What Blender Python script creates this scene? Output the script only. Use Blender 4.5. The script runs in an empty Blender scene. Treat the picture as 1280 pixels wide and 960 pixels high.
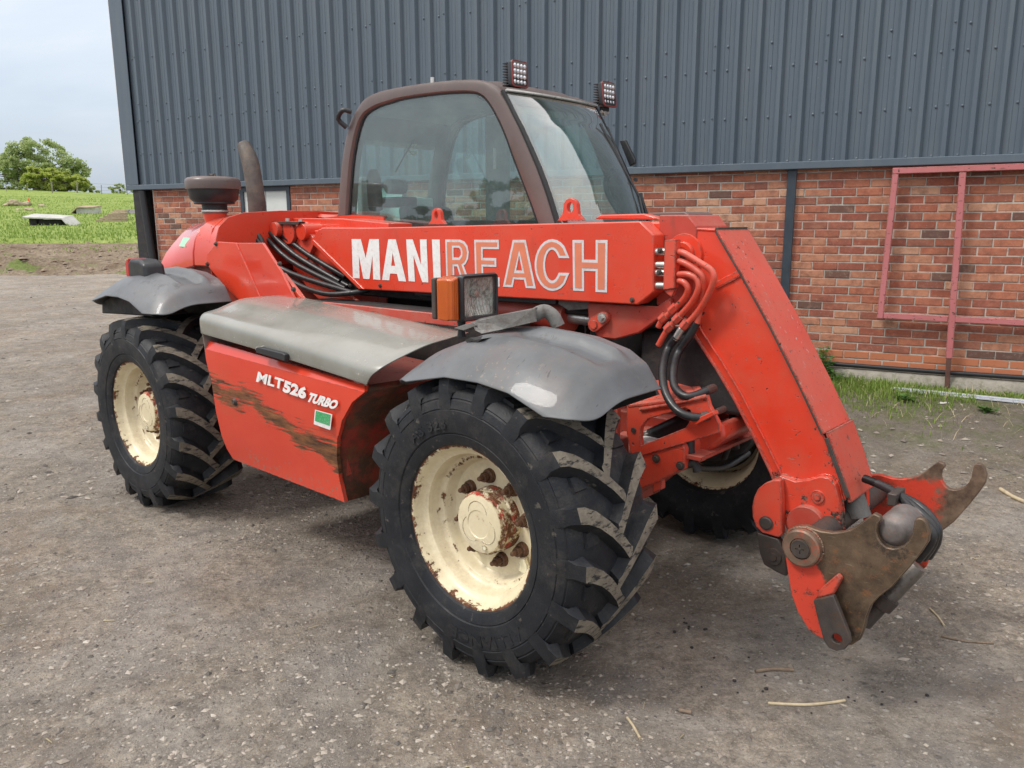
import bpy, bmesh, math, random
import numpy as np
from mathutils import Vector, Matrix
random.seed(7); rng = np.random.RandomState(11)
scene = bpy.context.scene
COL = scene.collection

# ------------------------------------------------------------ camera
EYE = 1.76
cam_data = bpy.data.cameras.new('camera'); cam_ob = bpy.data.objects.new('camera', cam_data); COL.objects.link(cam_ob)
_p, _r = math.radians(11.37), math.radians(-0.21)
_f = Vector((0, math.cos(_p), -math.sin(_p))); _x = Vector((1, 0, 0)); _u = _x.cross(_f)
_x2 = _x*math.cos(_r)+_u*math.sin(_r); _u2 = -_x*math.sin(_r)+_u*math.cos(_r)
cam_ob.matrix_world = Matrix(((_x2.x, _u2.x, -_f.x, 0), (_x2.y, _u2.y, -_f.y, 0), (_x2.z, _u2.z, -_f.z, EYE), (0, 0, 0, 1)))
cam_data.sensor_width = 36; cam_data.lens = 1003/1280*36
cam_data.clip_start = 0.05; cam_data.clip_end = 3000
scene.camera = cam_ob

# ------------------------------------------------------------ sky and sun (bright overcast, soft light from the left)
SUN_EL, SUN_AZ = math.radians(52), math.radians(-62)      # azimuth measured from +Y towards +X
world = bpy.data.worlds.new('World'); scene.world = world; world.use_nodes = True
wn = world.node_tree; wn.nodes.clear()
def wnode(t, **k):
    n = wn.nodes.new(t)
    for a, b in k.items(): setattr(n, a, b)
    return n
sky = wnode('ShaderNodeTexSky', sky_type='NISHITA', sun_disc=False, sun_elevation=SUN_EL, sun_rotation=SUN_AZ)
sky.air_density = 1.2; sky.dust_density = 2.0
tc = wnode('ShaderNodeTexCoord'); mp = wnode('ShaderNodeMapping'); mp.inputs['Scale'].default_value = (1.0, 1.0, 3.2)
nz = wnode('ShaderNodeTexNoise'); nz.inputs['Scale'].default_value = 1.7; nz.inputs['Detail'].default_value = 6; nz.inputs['Roughness'].default_value = 0.55
nz.inputs['Distortion'].default_value = 0.35
cr = wnode('ShaderNodeValToRGB'); cr.color_ramp.elements[0].position = 0.34; cr.color_ramp.elements[1].position = 0.68
cr.color_ramp.elements[0].color = (3.75, 4.6, 5.8, 1); cr.color_ramp.elements[1].color = (5.7, 6.2, 6.8, 1)
mx = wnode('ShaderNodeMix', data_type='RGBA'); mx.inputs[0].default_value = 0.86
bg = wnode('ShaderNodeBackground'); bg.inputs['Strength'].default_value = 0.098
wo = wnode('ShaderNodeOutputWorld')
L_ = wn.links.new
L_(tc.outputs['Generated'], mp.inputs['Vector']); L_(mp.outputs[0], nz.inputs['Vector']); L_(nz.outputs['Fac'], cr.inputs[0])
# an overcast sky is brighter overhead than at the horizon
sx_ = wnode('ShaderNodeSeparateXYZ'); mr = wnode('ShaderNodeMapRange'); mr.inputs[1].default_value = 0.0; mr.inputs[2].default_value = 1.0; mr.inputs[3].default_value = 0.80; mr.inputs[4].default_value = 2.9
L_(tc.outputs['Generated'], sx_.inputs[0]); L_(sx_.outputs[2], mr.inputs[0])
tn = wnode('ShaderNodeValToRGB'); tn.color_ramp.elements[0].color = (1, 1, 1, 1); tn.color_ramp.elements[1].color = (1.20, 1.0, .84, 1); tn.color_ramp.elements[0].position = .12; tn.color_ramp.elements[1].position = .6
L_(sx_.outputs[2], tn.inputs[0]); vt = wnode('ShaderNodeVectorMath', operation='MULTIPLY'); L_(cr.outputs[0], vt.inputs[0]); L_(tn.outputs[0], vt.inputs[1])
vm = wnode('ShaderNodeVectorMath', operation='SCALE'); L_(vt.outputs[0], vm.inputs[0]); L_(mr.outputs[0], vm.inputs['Scale'])
L_(sky.outputs[0], mx.inputs[6]); L_(vm.outputs[0], mx.inputs[7]); L_(mx.outputs[2], bg.inputs[0]); L_(bg.outputs[0], wo.inputs[0])
sun_d = bpy.data.lights.new('sun', 'SUN'); sun_d.energy = 1.5; sun_d.angle = math.radians(12); sun_d.color = (1, 0.965, 0.91)
sun_o = bpy.data.objects.new('sun', sun_d); COL.objects.link(sun_o)
_sd = Vector((math.sin(SUN_AZ)*math.cos(SUN_EL), math.cos(SUN_AZ)*math.cos(SUN_EL), math.sin(SUN_EL)))
_sd = Vector((math.sin(math.radians(-108))*math.cos(SUN_EL), math.cos(math.radians(-108))*math.cos(SUN_EL), math.sin(SUN_EL)))
sky.sun_rotation = math.radians(-108)
sun_o.rotation_euler = _sd.to_track_quat('Z', 'Y').to_euler()
vs = scene.view_settings
vs.view_transform = 'Standard'; vs.look = 'None'; vs.exposure = 0.5; vs.gamma = 1.0; vs.use_curve_mapping = False
scene.cycles.max_bounces = 8; scene.cycles.transparent_max_bounces = 16; scene.cycles.diffuse_bounces = 3; scene.cycles.glossy_bounces = 4
scene.cycles.sample_clamp_indirect = 6

# ------------------------------------------------------------ materials
class MT:
    """small node-tree builder"""
    def __init__(s, name):
        s.m = bpy.data.materials.new(name); s.m.use_nodes = True; s.t = s.m.node_tree
        s.b = s.t.nodes['Principled BSDF']; s.o = s.t.nodes['Material Output']; s._tc = None
    def n(s, typ, ins=None, **k):
        nd = s.t.nodes.new(typ)
        for a, b in k.items(): setattr(nd, a, b)
        for a, b in (ins or {}).items(): s.set(nd.inputs[a], b)
        return nd
    def set(s, sock, v):
        if isinstance(v, bpy.types.NodeSocket): s.t.links.new(v, sock)
        elif isinstance(v, (tuple, list)) and len(v) == 3 and sock.type == 'RGBA': sock.default_value = (*v, 1)
        else: sock.default_value = v
    def co(s, kind='Object'):
        if s._tc is None: s._tc = s.n('ShaderNodeTexCoord')
        return s._tc.outputs[kind]
    def map(s, scale=(1, 1, 1), rot=(0, 0, 0), loc=(0, 0, 0), src=None):
        return s.n('ShaderNodeMapping', {'Vector': src or s.co(), 'Scale': scale, 'Rotation': rot, 'Location': loc}).outputs[0]
    def noise(s, scale, detail=4, rough=.55, vec=None, dist=0):
        return s.n('ShaderNodeTexNoise', {'Vector': vec or s.co(), 'Scale': scale, 'Detail': detail, 'Roughness': rough, 'Distortion': dist}).outputs['Fac']
    def voro(s, scale, vec=None, out='Distance', feat='F1', rand=1):
        return s.n('ShaderNodeTexVoronoi', {'Vector': vec or s.co(), 'Scale': scale, 'Randomness': rand}, feature=feat).outputs[out]
    def ramp(s, fac, *st, interp='LINEAR'):
        r = s.n('ShaderNodeValToRGB', {'Fac': fac}); e = r.color_ramp.elements; r.color_ramp.interpolation = interp
        while len(e) < len(st): e.new(0.5)
        for i, (p, c) in enumerate(st):
            e[i].position = p; e[i].color = (*c, 1) if isinstance(c, (tuple, list)) else (c, c, c, 1)
        return r.outputs[0]
    def mix(s, f, a, b, mode='MIX'):
        m = s.n('ShaderNodeMix', data_type='RGBA', blend_type=mode)
        s.set(m.inputs[0], f); s.set(m.inputs[6], a); s.set(m.inputs[7], b); return m.outputs[2]
    def math(s, op, a, b=0.0, clamp=False):
        m = s.n('ShaderNodeMath', operation=op, use_clamp=clamp); s.set(m.inputs[0], a); s.set(m.inputs[1], b); return m.outputs[0]
    def sep(s, v=None):
        return s.n('ShaderNodeSeparateXYZ', {0: v or s.co()}).outputs
    def edge(s, rad=.006, lo=.02, hi=.12):
        """how far a rounded-edge normal leaves the true one: 1 on convex/concave edges"""
        bv = s.n('ShaderNodeBevel', {'Radius': rad}, samples=3); g = s.n('ShaderNodeNewGeometry')
        d = s.n('ShaderNodeVectorMath', {0: bv.outputs[0], 1: g.outputs['Normal']}, operation='DOT_PRODUCT').outputs['Value']
        return s.n('ShaderNodeMapRange', {0: d, 1: 1-lo, 2: 1-hi, 3: 0.0, 4: 1.0}).outputs[0]
    def bump(s, h, dist=.01, strength=1, normal=None):
        d = {'Height': h, 'Distance': dist, 'Strength': strength}
        if normal is not None: d['Normal'] = normal
        b = s.n('ShaderNodeBump', d); s.set(s.b.inputs['Normal'], b.outputs[0]); return b.outputs[0]
    def out(s, col=None, rough=None, metal=None, spec=None, coat=None):
        for k, v in (('Base Color', col), ('Roughness', rough), ('Metallic', metal), ('Specular IOR Level', spec), ('Coat Weight', coat)):
            if v is not None: s.set(s.b.inputs[k], v)
        return s.m

def simple(name, col, rough=.5, metal=0, var=.25, scale=8, bump=.0, grime=None):
    m = MT(name); n1 = m.noise(scale, 6, .65)
    c = m.mix(m.ramp(n1, (.3, 0), (.75, 1)), tuple(x*(1-var) for x in col), tuple(min(1, x*(1+var)) for x in col))
    if grime is not None:
        c = m.mix(m.math('MULTIPLY', m.ramp(m.noise(scale*2.3, 8, .75), (.5, 0), (.68, 1)), .75), c, grime)
    r = m.n('ShaderNodeMapRange', {0: m.noise(scale*3, 3), 1: .3, 2: .7, 3: max(.03, rough-.1), 4: min(1, rough+.12)}).outputs[0]
    if bump: m.bump(m.noise(scale*9, 4, .7), bump)
    return m.out(c, r, metal)

def paint(name, col, rough=.32, wear=1.0, chips=1.0, dust=.3, dark=(.035, .022, .016), coat=.25, rust=0.0, low=0.0, flecks=0.0):
    """weathered enamel: worn edges, chips, faint dust, sky sheen painted on upward faces"""
    m = MT(name)
    fade = m.ramp(m.noise(1.7, 4, .6), (.3, 0), (.7, 1))
    c = m.mix(fade, tuple(x*.90 for x in col), (min(1, col[0]*1.04), col[1]*1.2+.004, col[2]*1.2+.004))
    d = m.math('MULTIPLY', m.ramp(m.noise(5.0, 7, .7), (.42, 0), (.75, 1)), dust)
    c = m.mix(d, c, (.38, .15, .10))
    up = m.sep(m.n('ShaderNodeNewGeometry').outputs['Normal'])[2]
    up_sheen = m.math('MULTIPLY', m.n('ShaderNodeMapRange', {0: up, 1: .35, 2: .95, 3: 0.0, 4: 1.0}).outputs[0], m.ramp(m.noise(7, 6, .7), (.3, .08), (.7, .42)))
    c = m.mix(up_sheen, c, (.52, .30, .24))  # pale sky gloss on upward faces, painted into the colour
    gr = m.ramp(m.noise(2.4, 7, .75, vec=m.map((1.4, 1.4, .55))), (.58, 0), (.70, 1)); c = m.mix(m.math('MULTIPLY', gr, dust*.9), c, (.13, .055, .035))
    ed = m.math('MULTIPLY', m.edge(.005+.0035*wear), m.ramp(m.noise(20, 6, .75), (.52-.07*wear, 0), (.56-.03*wear, 1)))
    ch = m.ramp(m.noise(34, 3, .55, dist=.5), (.735-.022*chips, 0), (.75-.02*chips, 1))
    sc = m.ramp(m.noise(9, 3, .6, vec=m.map((1.2, 9, 9), (.3, .5, .9))), (.72-.02*chips, 0), (.74-.02*chips, .7))
    if low:      # working end of the arm: scraped the more the closer to the tool
        zz = m.math('MULTIPLY', m.math('SUBTRACT', .98, m.sep()[2]), low); zz = m.math('MINIMUM', m.math('MAXIMUM', zz, 0.0), .13)
        sc = m.math('MAXIMUM', sc, m.ramp(m.math('ADD', m.noise(11, 8, .78), zz), (.655, 0), (.675, 1)))
    w = m.math('MAXIMUM', m.math('MULTIPLY', ed, wear), m.math('MAXIMUM', ch, sc), clamp=True)
    under = m.mix(m.ramp(m.noise(50, 2), (.45, 0), (.6, 1)), dark, (.16, .11, .085))
    if rust:
        rr = m.math('MULTIPLY', m.ramp(m.noise(6, 9, .78), (.62-.12*rust, 0), (.66-.08*rust, 1)), 1.0)
        c = m.mix(rr, c, m.mix(m.noise(30, 4), (.16, .045, .015), (.05, .02, .01)))
        w = m.math('MAXIMUM', w, m.math('MULTIPLY', rr, .6))
    c = m.mix(w, c, under)
    if flecks: c = m.mix(m.math('MULTIPLY', m.ramp(m.noise(46, 3, .6), (.69-.02*flecks, 0), (.71-.02*flecks, 1)), m.ramp(m.noise(2.0, 4), (.45, 0), (.62, .85))), c, (.52, .46, .43))
    r = m.math('ADD', m.math('MULTIPLY', m.noise(11, 5, .6), .22), rough-.11)
    r = m.math('ADD', r, m.math('MULTIPLY', w, .35), clamp=True)
    m.bump(m.math('SUBTRACT', m.math('MULTIPLY', m.noise(14, 4, .5), .25), m.math('MULTIPLY', w, .5)), .0022)
    return m.out(c, r, 0, .5, m.math('MULTIPLY', m.math('SUBTRACT', 1, w, clamp=True), coat))

RED = (.69, .047, .019)
M = {}
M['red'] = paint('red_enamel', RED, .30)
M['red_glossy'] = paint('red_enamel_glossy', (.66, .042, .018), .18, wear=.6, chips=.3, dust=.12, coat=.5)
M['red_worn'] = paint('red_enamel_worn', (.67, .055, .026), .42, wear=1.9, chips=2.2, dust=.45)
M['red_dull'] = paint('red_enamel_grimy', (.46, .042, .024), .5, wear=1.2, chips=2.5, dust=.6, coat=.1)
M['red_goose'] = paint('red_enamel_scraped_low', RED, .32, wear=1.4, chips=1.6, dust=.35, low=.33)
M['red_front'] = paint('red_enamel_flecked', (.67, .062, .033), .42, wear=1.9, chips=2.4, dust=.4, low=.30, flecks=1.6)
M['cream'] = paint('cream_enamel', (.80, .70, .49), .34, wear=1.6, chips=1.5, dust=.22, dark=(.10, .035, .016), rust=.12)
def radial_cream(name, mode):
    m = MT(name); X, Y_, Z = m.sep(); r = m.math('SQRT', m.math('ADD', m.math('MULTIPLY', X, X), m.math('MULTIPLY', Z, Z)))
    base = m.mix(m.ramp(m.noise(5, 6, .7), (.35, 0), (.7, 1)), (.66, .57, .37), (.80, .72, .52))
    base = m.mix(m.math('MULTIPLY', m.ramp(m.noise(9, 8, .8), (.48, 0), (.72, 1)), .55), base, (.42, .30, .17))
    rust = m.mix(m.ramp(m.noise(30, 5, .7), (.35, 0), (.65, 1)), (.055, .022, .012), (.20, .075, .03))
    n = m.noise(17, 8, .78)
    if mode == 'rim':
        a = m.n('ShaderNodeMapRange', {0: r, 1: .305, 2: .328, 3: 0.0, 4: .22}).outputs[0]
        b = m.n('ShaderNodeMapRange', {0: m.math('ABSOLUTE', m.math('SUBTRACT', r, .258)), 1: .0, 2: .016, 3: .11, 4: .0}).outputs[0]
        k = m.ramp(m.math('ADD', n, m.math('ADD', a, b)), (.635, 0), (.675, 1)); c = m.mix(k, base, rust)
    else:
        a = m.n('ShaderNodeMapRange', {0: r, 1: .112, 2: .121, 3: 0.0, 4: .20}).outputs[0]; n3 = m.noise(7, 5, .7, vec=m.map((1, 4, 1)))
        k = m.ramp(m.math('ADD', n, a), (.64, 0), (.70, 1)); c = m.mix(k, base, m.mix(m.ramp(n3, (.52, 0), (.60, 1)), rust, (.42, .05, .03)))
    m.bump(m.math('SUBTRACT', m.noise(20, 4), m.math('MULTIPLY', k, .6)), .0015)
    return m.out(c, m.math('ADD', m.math('MULTIPLY', k, .45), .33), 0, .45)
M['rim'] = radial_cream('rim_cream_rusted', 'rim'); M['hub'] = radial_cream('hub_cream_rusted', 'hub')
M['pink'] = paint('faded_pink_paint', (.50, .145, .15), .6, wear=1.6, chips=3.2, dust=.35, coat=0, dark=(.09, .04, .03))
M['black'] = simple('black_plastic', (.02, .021, .024), .42, var=.3, scale=6)
M['hose'] = simple('hose_rubber', (.018, .018, .020), .38, var=.3, scale=20, grime=(.05, .045, .04))
M['steel'] = simple('greasy_steel', (.20, .18, .165), .42, .7, .3, 12, .0008, (.06, .035, .02))
M['alloy'] = simple('pale_alloy', (.70, .74, .80), .35, .35, .1, 5, .0004)
M['zinc'] = simple('zinc_plated', (.62, .60, .56), .34, .8, .15, 14, .0004)
M['dark_steel'] = simple('dark_steel', (.07, .058, .052), .55, .3, .3, 14, .001, (.11, .06, .035))
M['void'] = simple('grimy_black_chassis', (.022, .021, .022), .7, 0, .4, 7, .002, (.06, .045, .035))
M['castgrey'] = simple('grey_casting', (.17, .165, .155), .6, .1, .3, 9, .002, (.08, .055, .04))
M['cabframe'] = simple('cab_frame_brown_grey', (.125, .094, .086), .38, .0, .12, 4, .0004)
M['rubberseal'] = simple('window_seal', (.012, .012, .013), .5)
M['liner'] = simple('cab_lining', (.30, .31, .315), .8)
M['seat'] = simple('seat_cloth', (.025, .027, .03), .85)
M['white'] = simple('white_decal', (.80, .80, .78), .42, var=.06, scale=20, grime=(.6, .52, .47))
M['silverdecal'] = simple('grey_white_decal', (.62, .62, .63), .42, var=.06, scale=20, grime=(.5, .33, .28))
M['salmon'] = simple('faded_salmon_decal', (.68, .20, .105), .42, var=.1, scale=14, grime=(.62, .22, .15))
M['greendecal'] = simple('green_sticker', (.03, .36, .12), .4, var=.15, scale=60, grime=(.5, .6, .5))
M['palegreen'] = simple('pale_green_sticker', (.42, .72, .52), .4, var=.15, scale=60, grime=(.2, .5, .33))
M['whiteplate'] = simple('white_board', (.60, .63, .60), .5, var=.06, scale=3)
M['mint'] = simple('mint_board', (.62, .78, .72), .5, var=.05, scale=3)

m = MT('tyre_rubber')
n1 = m.noise(5, 6, .7); n2 = m.noise(40, 5, .7)
c = m.mix(m.ramp(n1, (.35, 0), (.7, 1)), (.009, .0105, .014), (.023, .025, .029))
c = m.mix(m.math('MULTIPLY', m.ramp(m.noise(7, 9, .8), (.5, 0), (.72, 1)), .38), c, (.105, .09, .073))
sx = m.ramp(m.noise(26, 3, .6, vec=m.map((1, .25, 1))), (.66, 0), (.72, .5))
c = m.mix(sx, c, (.15, .135, .11))
m.bump(m.math('ADD', m.math('MULTIPLY', n2, .4), m.noise(160, 3, .6)), .0012)
M['rubber'] = m.out(c, m.ramp(m.noise(9, 4), (.3, .42), (.7, .70)), 0, .3)
m = MT('tread_face_worn')
c = m.mix(m.ramp(m.noise(12, 8, .75), (.3, 0), (.72, 1)), (.10, .088, .070), (.285, .25, .198))
c = m.mix(m.ramp(m.noise(60, 4, .7, vec=m.map((1, .3, 1))), (.52, 0), (.62, .95)), c, (.028, .028, .029))
m.bump(m.noise(70, 5, .75), .002)
M['tread'] = m.out(c, .9, 0, .2)

m = MT('grey_fender_plastic')
c = m.mix(m.ramp(m.noise(3.2, 5, .6), (.32, 0), (.7, 1)), (.078, .085, .090), (.132, .140, .148))
c = m.mix(m.math('MULTIPLY', m.ramp(m.noise(4.5, 6, .7), (.53, 0), (.7, 1)), .55), c, (.13, .10, .09))
scr = m.math('MAXIMUM', m.ramp(m.noise(16, 4, .7, vec=m.map((3, .6, .6), (.2, .4, .8))), (.645, 0), (.675, 1)), m.math('MULTIPLY', m.ramp(m.noise(3.1, 7, .8), (.60, 0), (.66, 1)), .7))
c = m.mix(m.math('MULTIPLY', scr, .75), c, (.035, .035, .035))
spl = m.math('MULTIPLY', m.ramp(m.noise(52, 4, .65), (.615, 0), (.65, 1)), m.ramp(m.noise(2.6, 4), (.42, 0), (.60, .8))); c = m.mix(spl, c, (.20, .165, .125))
m.bump(m.noise(30, 5, .6), .0008)
M['fender'] = m.out(c, m.ramp(m.noise(6, 5), (.3, .34), (.75, .58)), 0, .5, .10)

m = MT('lid_khaki_grey_enamel')
c = m.mix(m.ramp(m.noise(1.8, 5, .6), (.3, 0), (.72, 1)), (.205, .205, .178), (.27, .272, .245))
c = m.mix(m.math('MULTIPLY', m.ramp(m.noise(4, 7, .7), (.5, 0), (.75, 1)), .5), c, (.17, .15, .11))
c = m.mix(m.ramp(m.noise(44, 2), (.73, 0), (.76, 1)), c, (.4, .38, .33))
m.bump(m.noise(3.0, 3, .5), .006, .35)
M['lid'] = m.out(c, m.ramp(m.noise(5, 5), (.3, .15), (.75, .36)), 0, .55, .25)

# pod panel: red with a long brown scrape band across it
m = MT('red_panel_scraped')
X, Y_, Z = m.sep()
base = m.mix(m.ramp(m.noise(1.6, 4), (.3, 0), (.7, 1)), (.63, .042, .017), (.69, .060, .027))
line = m.math('ADD', m.math('MULTIPLY', X, -.18), .505)              # band centre height
dz = m.math('SUBTRACT', Z, line)
dz = m.math('ADD', dz, m.math('MULTIPLY', m.math('SUBTRACT', m.noise(3.4, 3, .5), .5), .34))
dz = m.math('ABSOLUTE', dz)
band = m.n('ShaderNodeMapRange', {0: dz, 1: .0, 2: .155, 3: 1.0, 4: 0.0}).outputs[0]
str_ = m.math('ADD', m.noise(4.5, 8, .74, vec=m.map((.8, 1, 15.0), (0, .12, 0))), m.math('MULTIPLY', m.math('ADD', X, 1.45), .07))
mk = m.ramp(m.math('ADD', m.math('MULTIPLY', band, .44), str_), (.765, 0), (.83, 1))
brown = m.mix(m.ramp(m.noise(7, 6, .8, vec=m.map((.8, 1, 5))), (.4, 0), (.66, 1)), (.05, .024, .012), (.30, .115, .04))
c = m.mix(m.math('MULTIPLY', m.ramp(m.math('ADD', m.math('MULTIPLY', band, .3), m.noise(4, 6, .7, vec=m.map((1, 1, 3)))), (.60, 0), (.86, 1)), .35), base, (.42, .10, .035))
c = m.mix(mk, c, brown)
lowd = m.n('ShaderNodeMapRange', {0: Z, 1: .72, 2: .45, 3: -.10, 4: .07}).outputs[0]
c = m.mix(m.math('MULTIPLY', m.ramp(m.math('ADD', m.noise(38, 6, .75), lowd), (.60, 0), (.66, 1)), .7), c, (.23, .155, .11))
ed = m.math('MULTIPLY', m.edge(.01), m.ramp(m.noise(24, 5), (.46, 0), (.56, 1)))
c = m.mix(ed, c, (.07, .03, .02))
m.bump(m.math('ADD', m.math('MULTIPLY', m.noise(2.2, 2), 2.4), m.math('MULTIPLY', mk, -.25)), .006, .6)
M['podpanel'] = m.out(c, m.math('ADD', m.math('MULTIPLY', mk, .4), .22), 0, .5, m.math('SUBTRACT', .35, m.math('MULTIPLY', mk, .35)))
m = MT('rusty_arch_liner')
c = m.mix(m.ramp(m.noise(3.2, 7, .7), (.42, 0), (.56, 1)), (.30, .028, .016), (.065, .028, .014))
c = m.mix(m.ramp(m.noise(9, 8, .8), (.5, 0), (.62, 1)), c, (.13, .055, .022))
m.bump(m.noise(30, 6, .75), .003)
M['arch'] = m.out(c, .75)

# carriage plate: red paint low at the back, bare brown steel elsewhere
m = MT('carriage_plate_steel')
X, Y_, Z = m.sep()
ff = m.math('ADD', m.math('SUBTRACT', X, 1.125), m.math('MULTIPLY', m.math('SUBTRACT', Z, .45), .38))
ff = m.math('ADD', ff, m.math('MULTIPLY', m.math('SUBTRACT', m.noise(9, 7, .7), .5), .16))
ff = m.math('MAXIMUM', ff, m.math('ADD', m.math('SUBTRACT', Z, .56), m.math('MULTIPLY', m.math('SUBTRACT', m.noise(11, 7, .7), .5), .12)))
mk = m.ramp(ff, (.0, 0), (.014, 1))
st = m.mix(m.ramp(m.noise(7, 9, .75), (.32, 0), (.7, 1)), (.055, .036, .024), (.20, .14, .09))
st = m.mix(m.ramp(m.noise(17, 8, .8), (.56, 0), (.64, .8)), st, (.26, .115, .05)); st = m.mix(m.ramp(m.noise(5, 6, .8), (.55, 0), (.63, .75)), st, (.035, .028, .024))
st = m.mix(m.ramp(m.noise(40, 3, .6, vec=m.map((.3, 1, 2.2), (0, .9, 0))), (.66, 0), (.70, .5)), st, (.30, .24, .18))
rd = m.mix(m.ramp(m.noise(20, 7, .78), (.57, 0), (.62, 1)), (.60, .055, .028), (.07, .04, .03))
c = m.mix(mk, rd, st)
ed = m.edge(.004); c = m.mix(m.math('MULTIPLY', ed, .8), c, (.36, .27, .20))
m.bump(m.noise(28, 6, .7), .0015)
M['plate'] = m.out(c, m.math('ADD', .38, m.math('MULTIPLY', m.noise(8, 3), .2)), m.math('MULTIPLY', mk, .45), .5)

m = MT('hook_plate_rust'); X, Y_, Z = m.sep()
f_ = m.math('ADD', m.math('MAXIMUM', m.math('SUBTRACT', Z, .672), m.math('MULTIPLY', m.math('SUBTRACT', X, 1.27), .9)), m.math('MULTIPLY', m.math('SUBTRACT', m.noise(10, 8, .75), .5), .20))
mk = m.ramp(f_, (0, 0), (.03, 1)); c = m.mix(m.ramp(m.noise(14, 7, .75), (.5, 0), (.62, .9)), (.60, .055, .028), (.14, .055, .03))
c = m.mix(mk, c, m.mix(m.ramp(m.noise(12, 7, .7), (.35, 0), (.65, 1)), (.06, .036, .025), (.22, .15, .10))); m.bump(m.noise(28, 6, .7), .002)
M['plate_far'] = m.out(c, .5, .15)
M['bossmat'] = simple('worn_boss', (.20, .135, .095), .45, .35, .35, 14, .001, (.50, .075, .03))
def glass(name, tint, refl=1.0, wav=.0, ior=1.5):
    m = MT(name); t = m.t
    tr = m.n('ShaderNodeBsdfTransparent', {'Color': tint})
    gl = m.n('ShaderNodeBsdfGlossy', {'Color': (1, 1, 1), 'Roughness': .012})
    g_ = m.n('ShaderNodeNewGeometry'); dt = m.n('ShaderNodeVectorMath', {0: g_.outputs['Normal'], 1: g_.outputs['Incoming']}, operation='DOT_PRODUCT').outputs['Value']
    f0 = ((ior-1)/(ior+1))**2; sch = m.math('ADD', m.math('MULTIPLY', m.math('POWER', m.math('SUBTRACT', 1, m.math('ABSOLUTE', dt), clamp=True), 5.0), 1-f0), f0)
    frn = m.math('MULTIPLY', sch, m.math('SUBTRACT', 1, m.math('MULTIPLY', g_.outputs['Backfacing'], .7)))
    df = m.n('ShaderNodeBsdfDiffuse', {'Color': (.42, .50, .48)})
    dirt_haze = m.math('MULTIPLY', m.ramp(m.noise(7, 8, .75), (.42, .35), (.8, 1)), .125)  # dirt film, strengthened to paint a pale sky haze over the glass
    if wav:
        b = m.n('ShaderNodeBump', {'Height': m.noise(2.2, 1, .3), 'Distance': wav, 'Strength': 1.0})
        m.set(gl.inputs['Normal'], b.outputs[0])
    a = m.n('ShaderNodeMixShader'); m.set(a.inputs[0], m.math('MULTIPLY', frn, refl, clamp=True)); m.set(a.inputs[1], tr.outputs[0]); m.set(a.inputs[2], gl.outputs[0])
    b2 = m.n('ShaderNodeMixShader'); m.set(b2.inputs[0], dirt_haze); m.set(b2.inputs[1], a.outputs[0]); m.set(b2.inputs[2], df.outputs[0])
    m.t.links.new(b2.outputs[0], m.o.inputs[0]); return m.m
M['glass'] = glass('tinted_cab_glass', (.82, .95, .935), 3.1)
M['windscreen'] = glass('tinted_windscreen', (.82, .92, .90), 4.2, .004)
M['lensglass'] = glass('lamp_glass', (.9, .9, .88), 1.0)
m = MT('amber_lens'); c = m.mix(m.noise(14, 4), (.58, .125, .010), (.38, .055, .005)); m.b.inputs['Subsurface Weight'].default_value = .2
m.bump(m.n('ShaderNodeTexWave', {'Vector': m.map((1, 1, 1)), 'Scale': 34.0}, bands_direction='Y').outputs['Fac'], .0015)
M['amber'] = m.out(c, .14, 0, .6, .4)
m = MT('red_lens'); M['redlens'] = m.out((.45, .012, .01), .15, 0, .6, .3)
m = MT('lamp_reflector'); c = m.mix(m.ramp(m.noise(26, 7, .8), (.45, 0), (.6, 1)), (.72, .74, .72), (.22, .21, .19))
m.bump(m.n('ShaderNodeTexWave', {'Vector': m.map((1, 1, 1)), 'Scale': 22.0}, bands_direction='Y').outputs['Fac'], .002)
M['reflector'] = m.out(c, .25, .3)
m = MT('led_reflector'); M['led'] = m.out(m.mix(m.noise(90, 2), (.55, .55, .58), (.92, .92, .95)), .18, .6)

# ------------------------------------------------------------ object and mesh helpers
def tag(o, label=None, cat=None, group=None, kind=None):
    for k, v in (('label', label), ('category', cat), ('group', group), ('kind', kind)):
        if v: o[k] = v
    return o
def empty(name, parent=None, loc=(0, 0, 0), rz=0.0):
    o = bpy.data.objects.new(name, None); COL.objects.link(o); o.parent = parent; o.location = loc; o.rotation_euler = (0, 0, rz)
    o.empty_display_size = .2; return o
def link(name, me, mat=None, parent=None, loc=(0, 0, 0), bevel=0, smooth=None, seg=2):
    o = bpy.data.objects.new(name, me); COL.objects.link(o); o.parent = parent; o.location = loc
    if mat is not None:
        for x in (mat if isinstance(mat, (list, tuple)) else [mat]): me.materials.append(M[x] if isinstance(x, str) else x)
    if bevel:
        b = o.modifiers.new('bevel', 'BEVEL'); b.width = bevel; b.segments = seg; b.limit_method = 'ANGLE'; b.angle_limit = math.radians(32)
        smooth = 34 if smooth is None else smooth
    if smooth:
        me.polygons.foreach_set('use_smooth', [True]*len(me.polygons)); me.set_sharp_from_angle(angle=math.radians(smooth))
        if bevel:
            w = o.modifiers.new('normals', 'WEIGHTED_NORMAL'); w.keep_sharp = True
    return o
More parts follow.
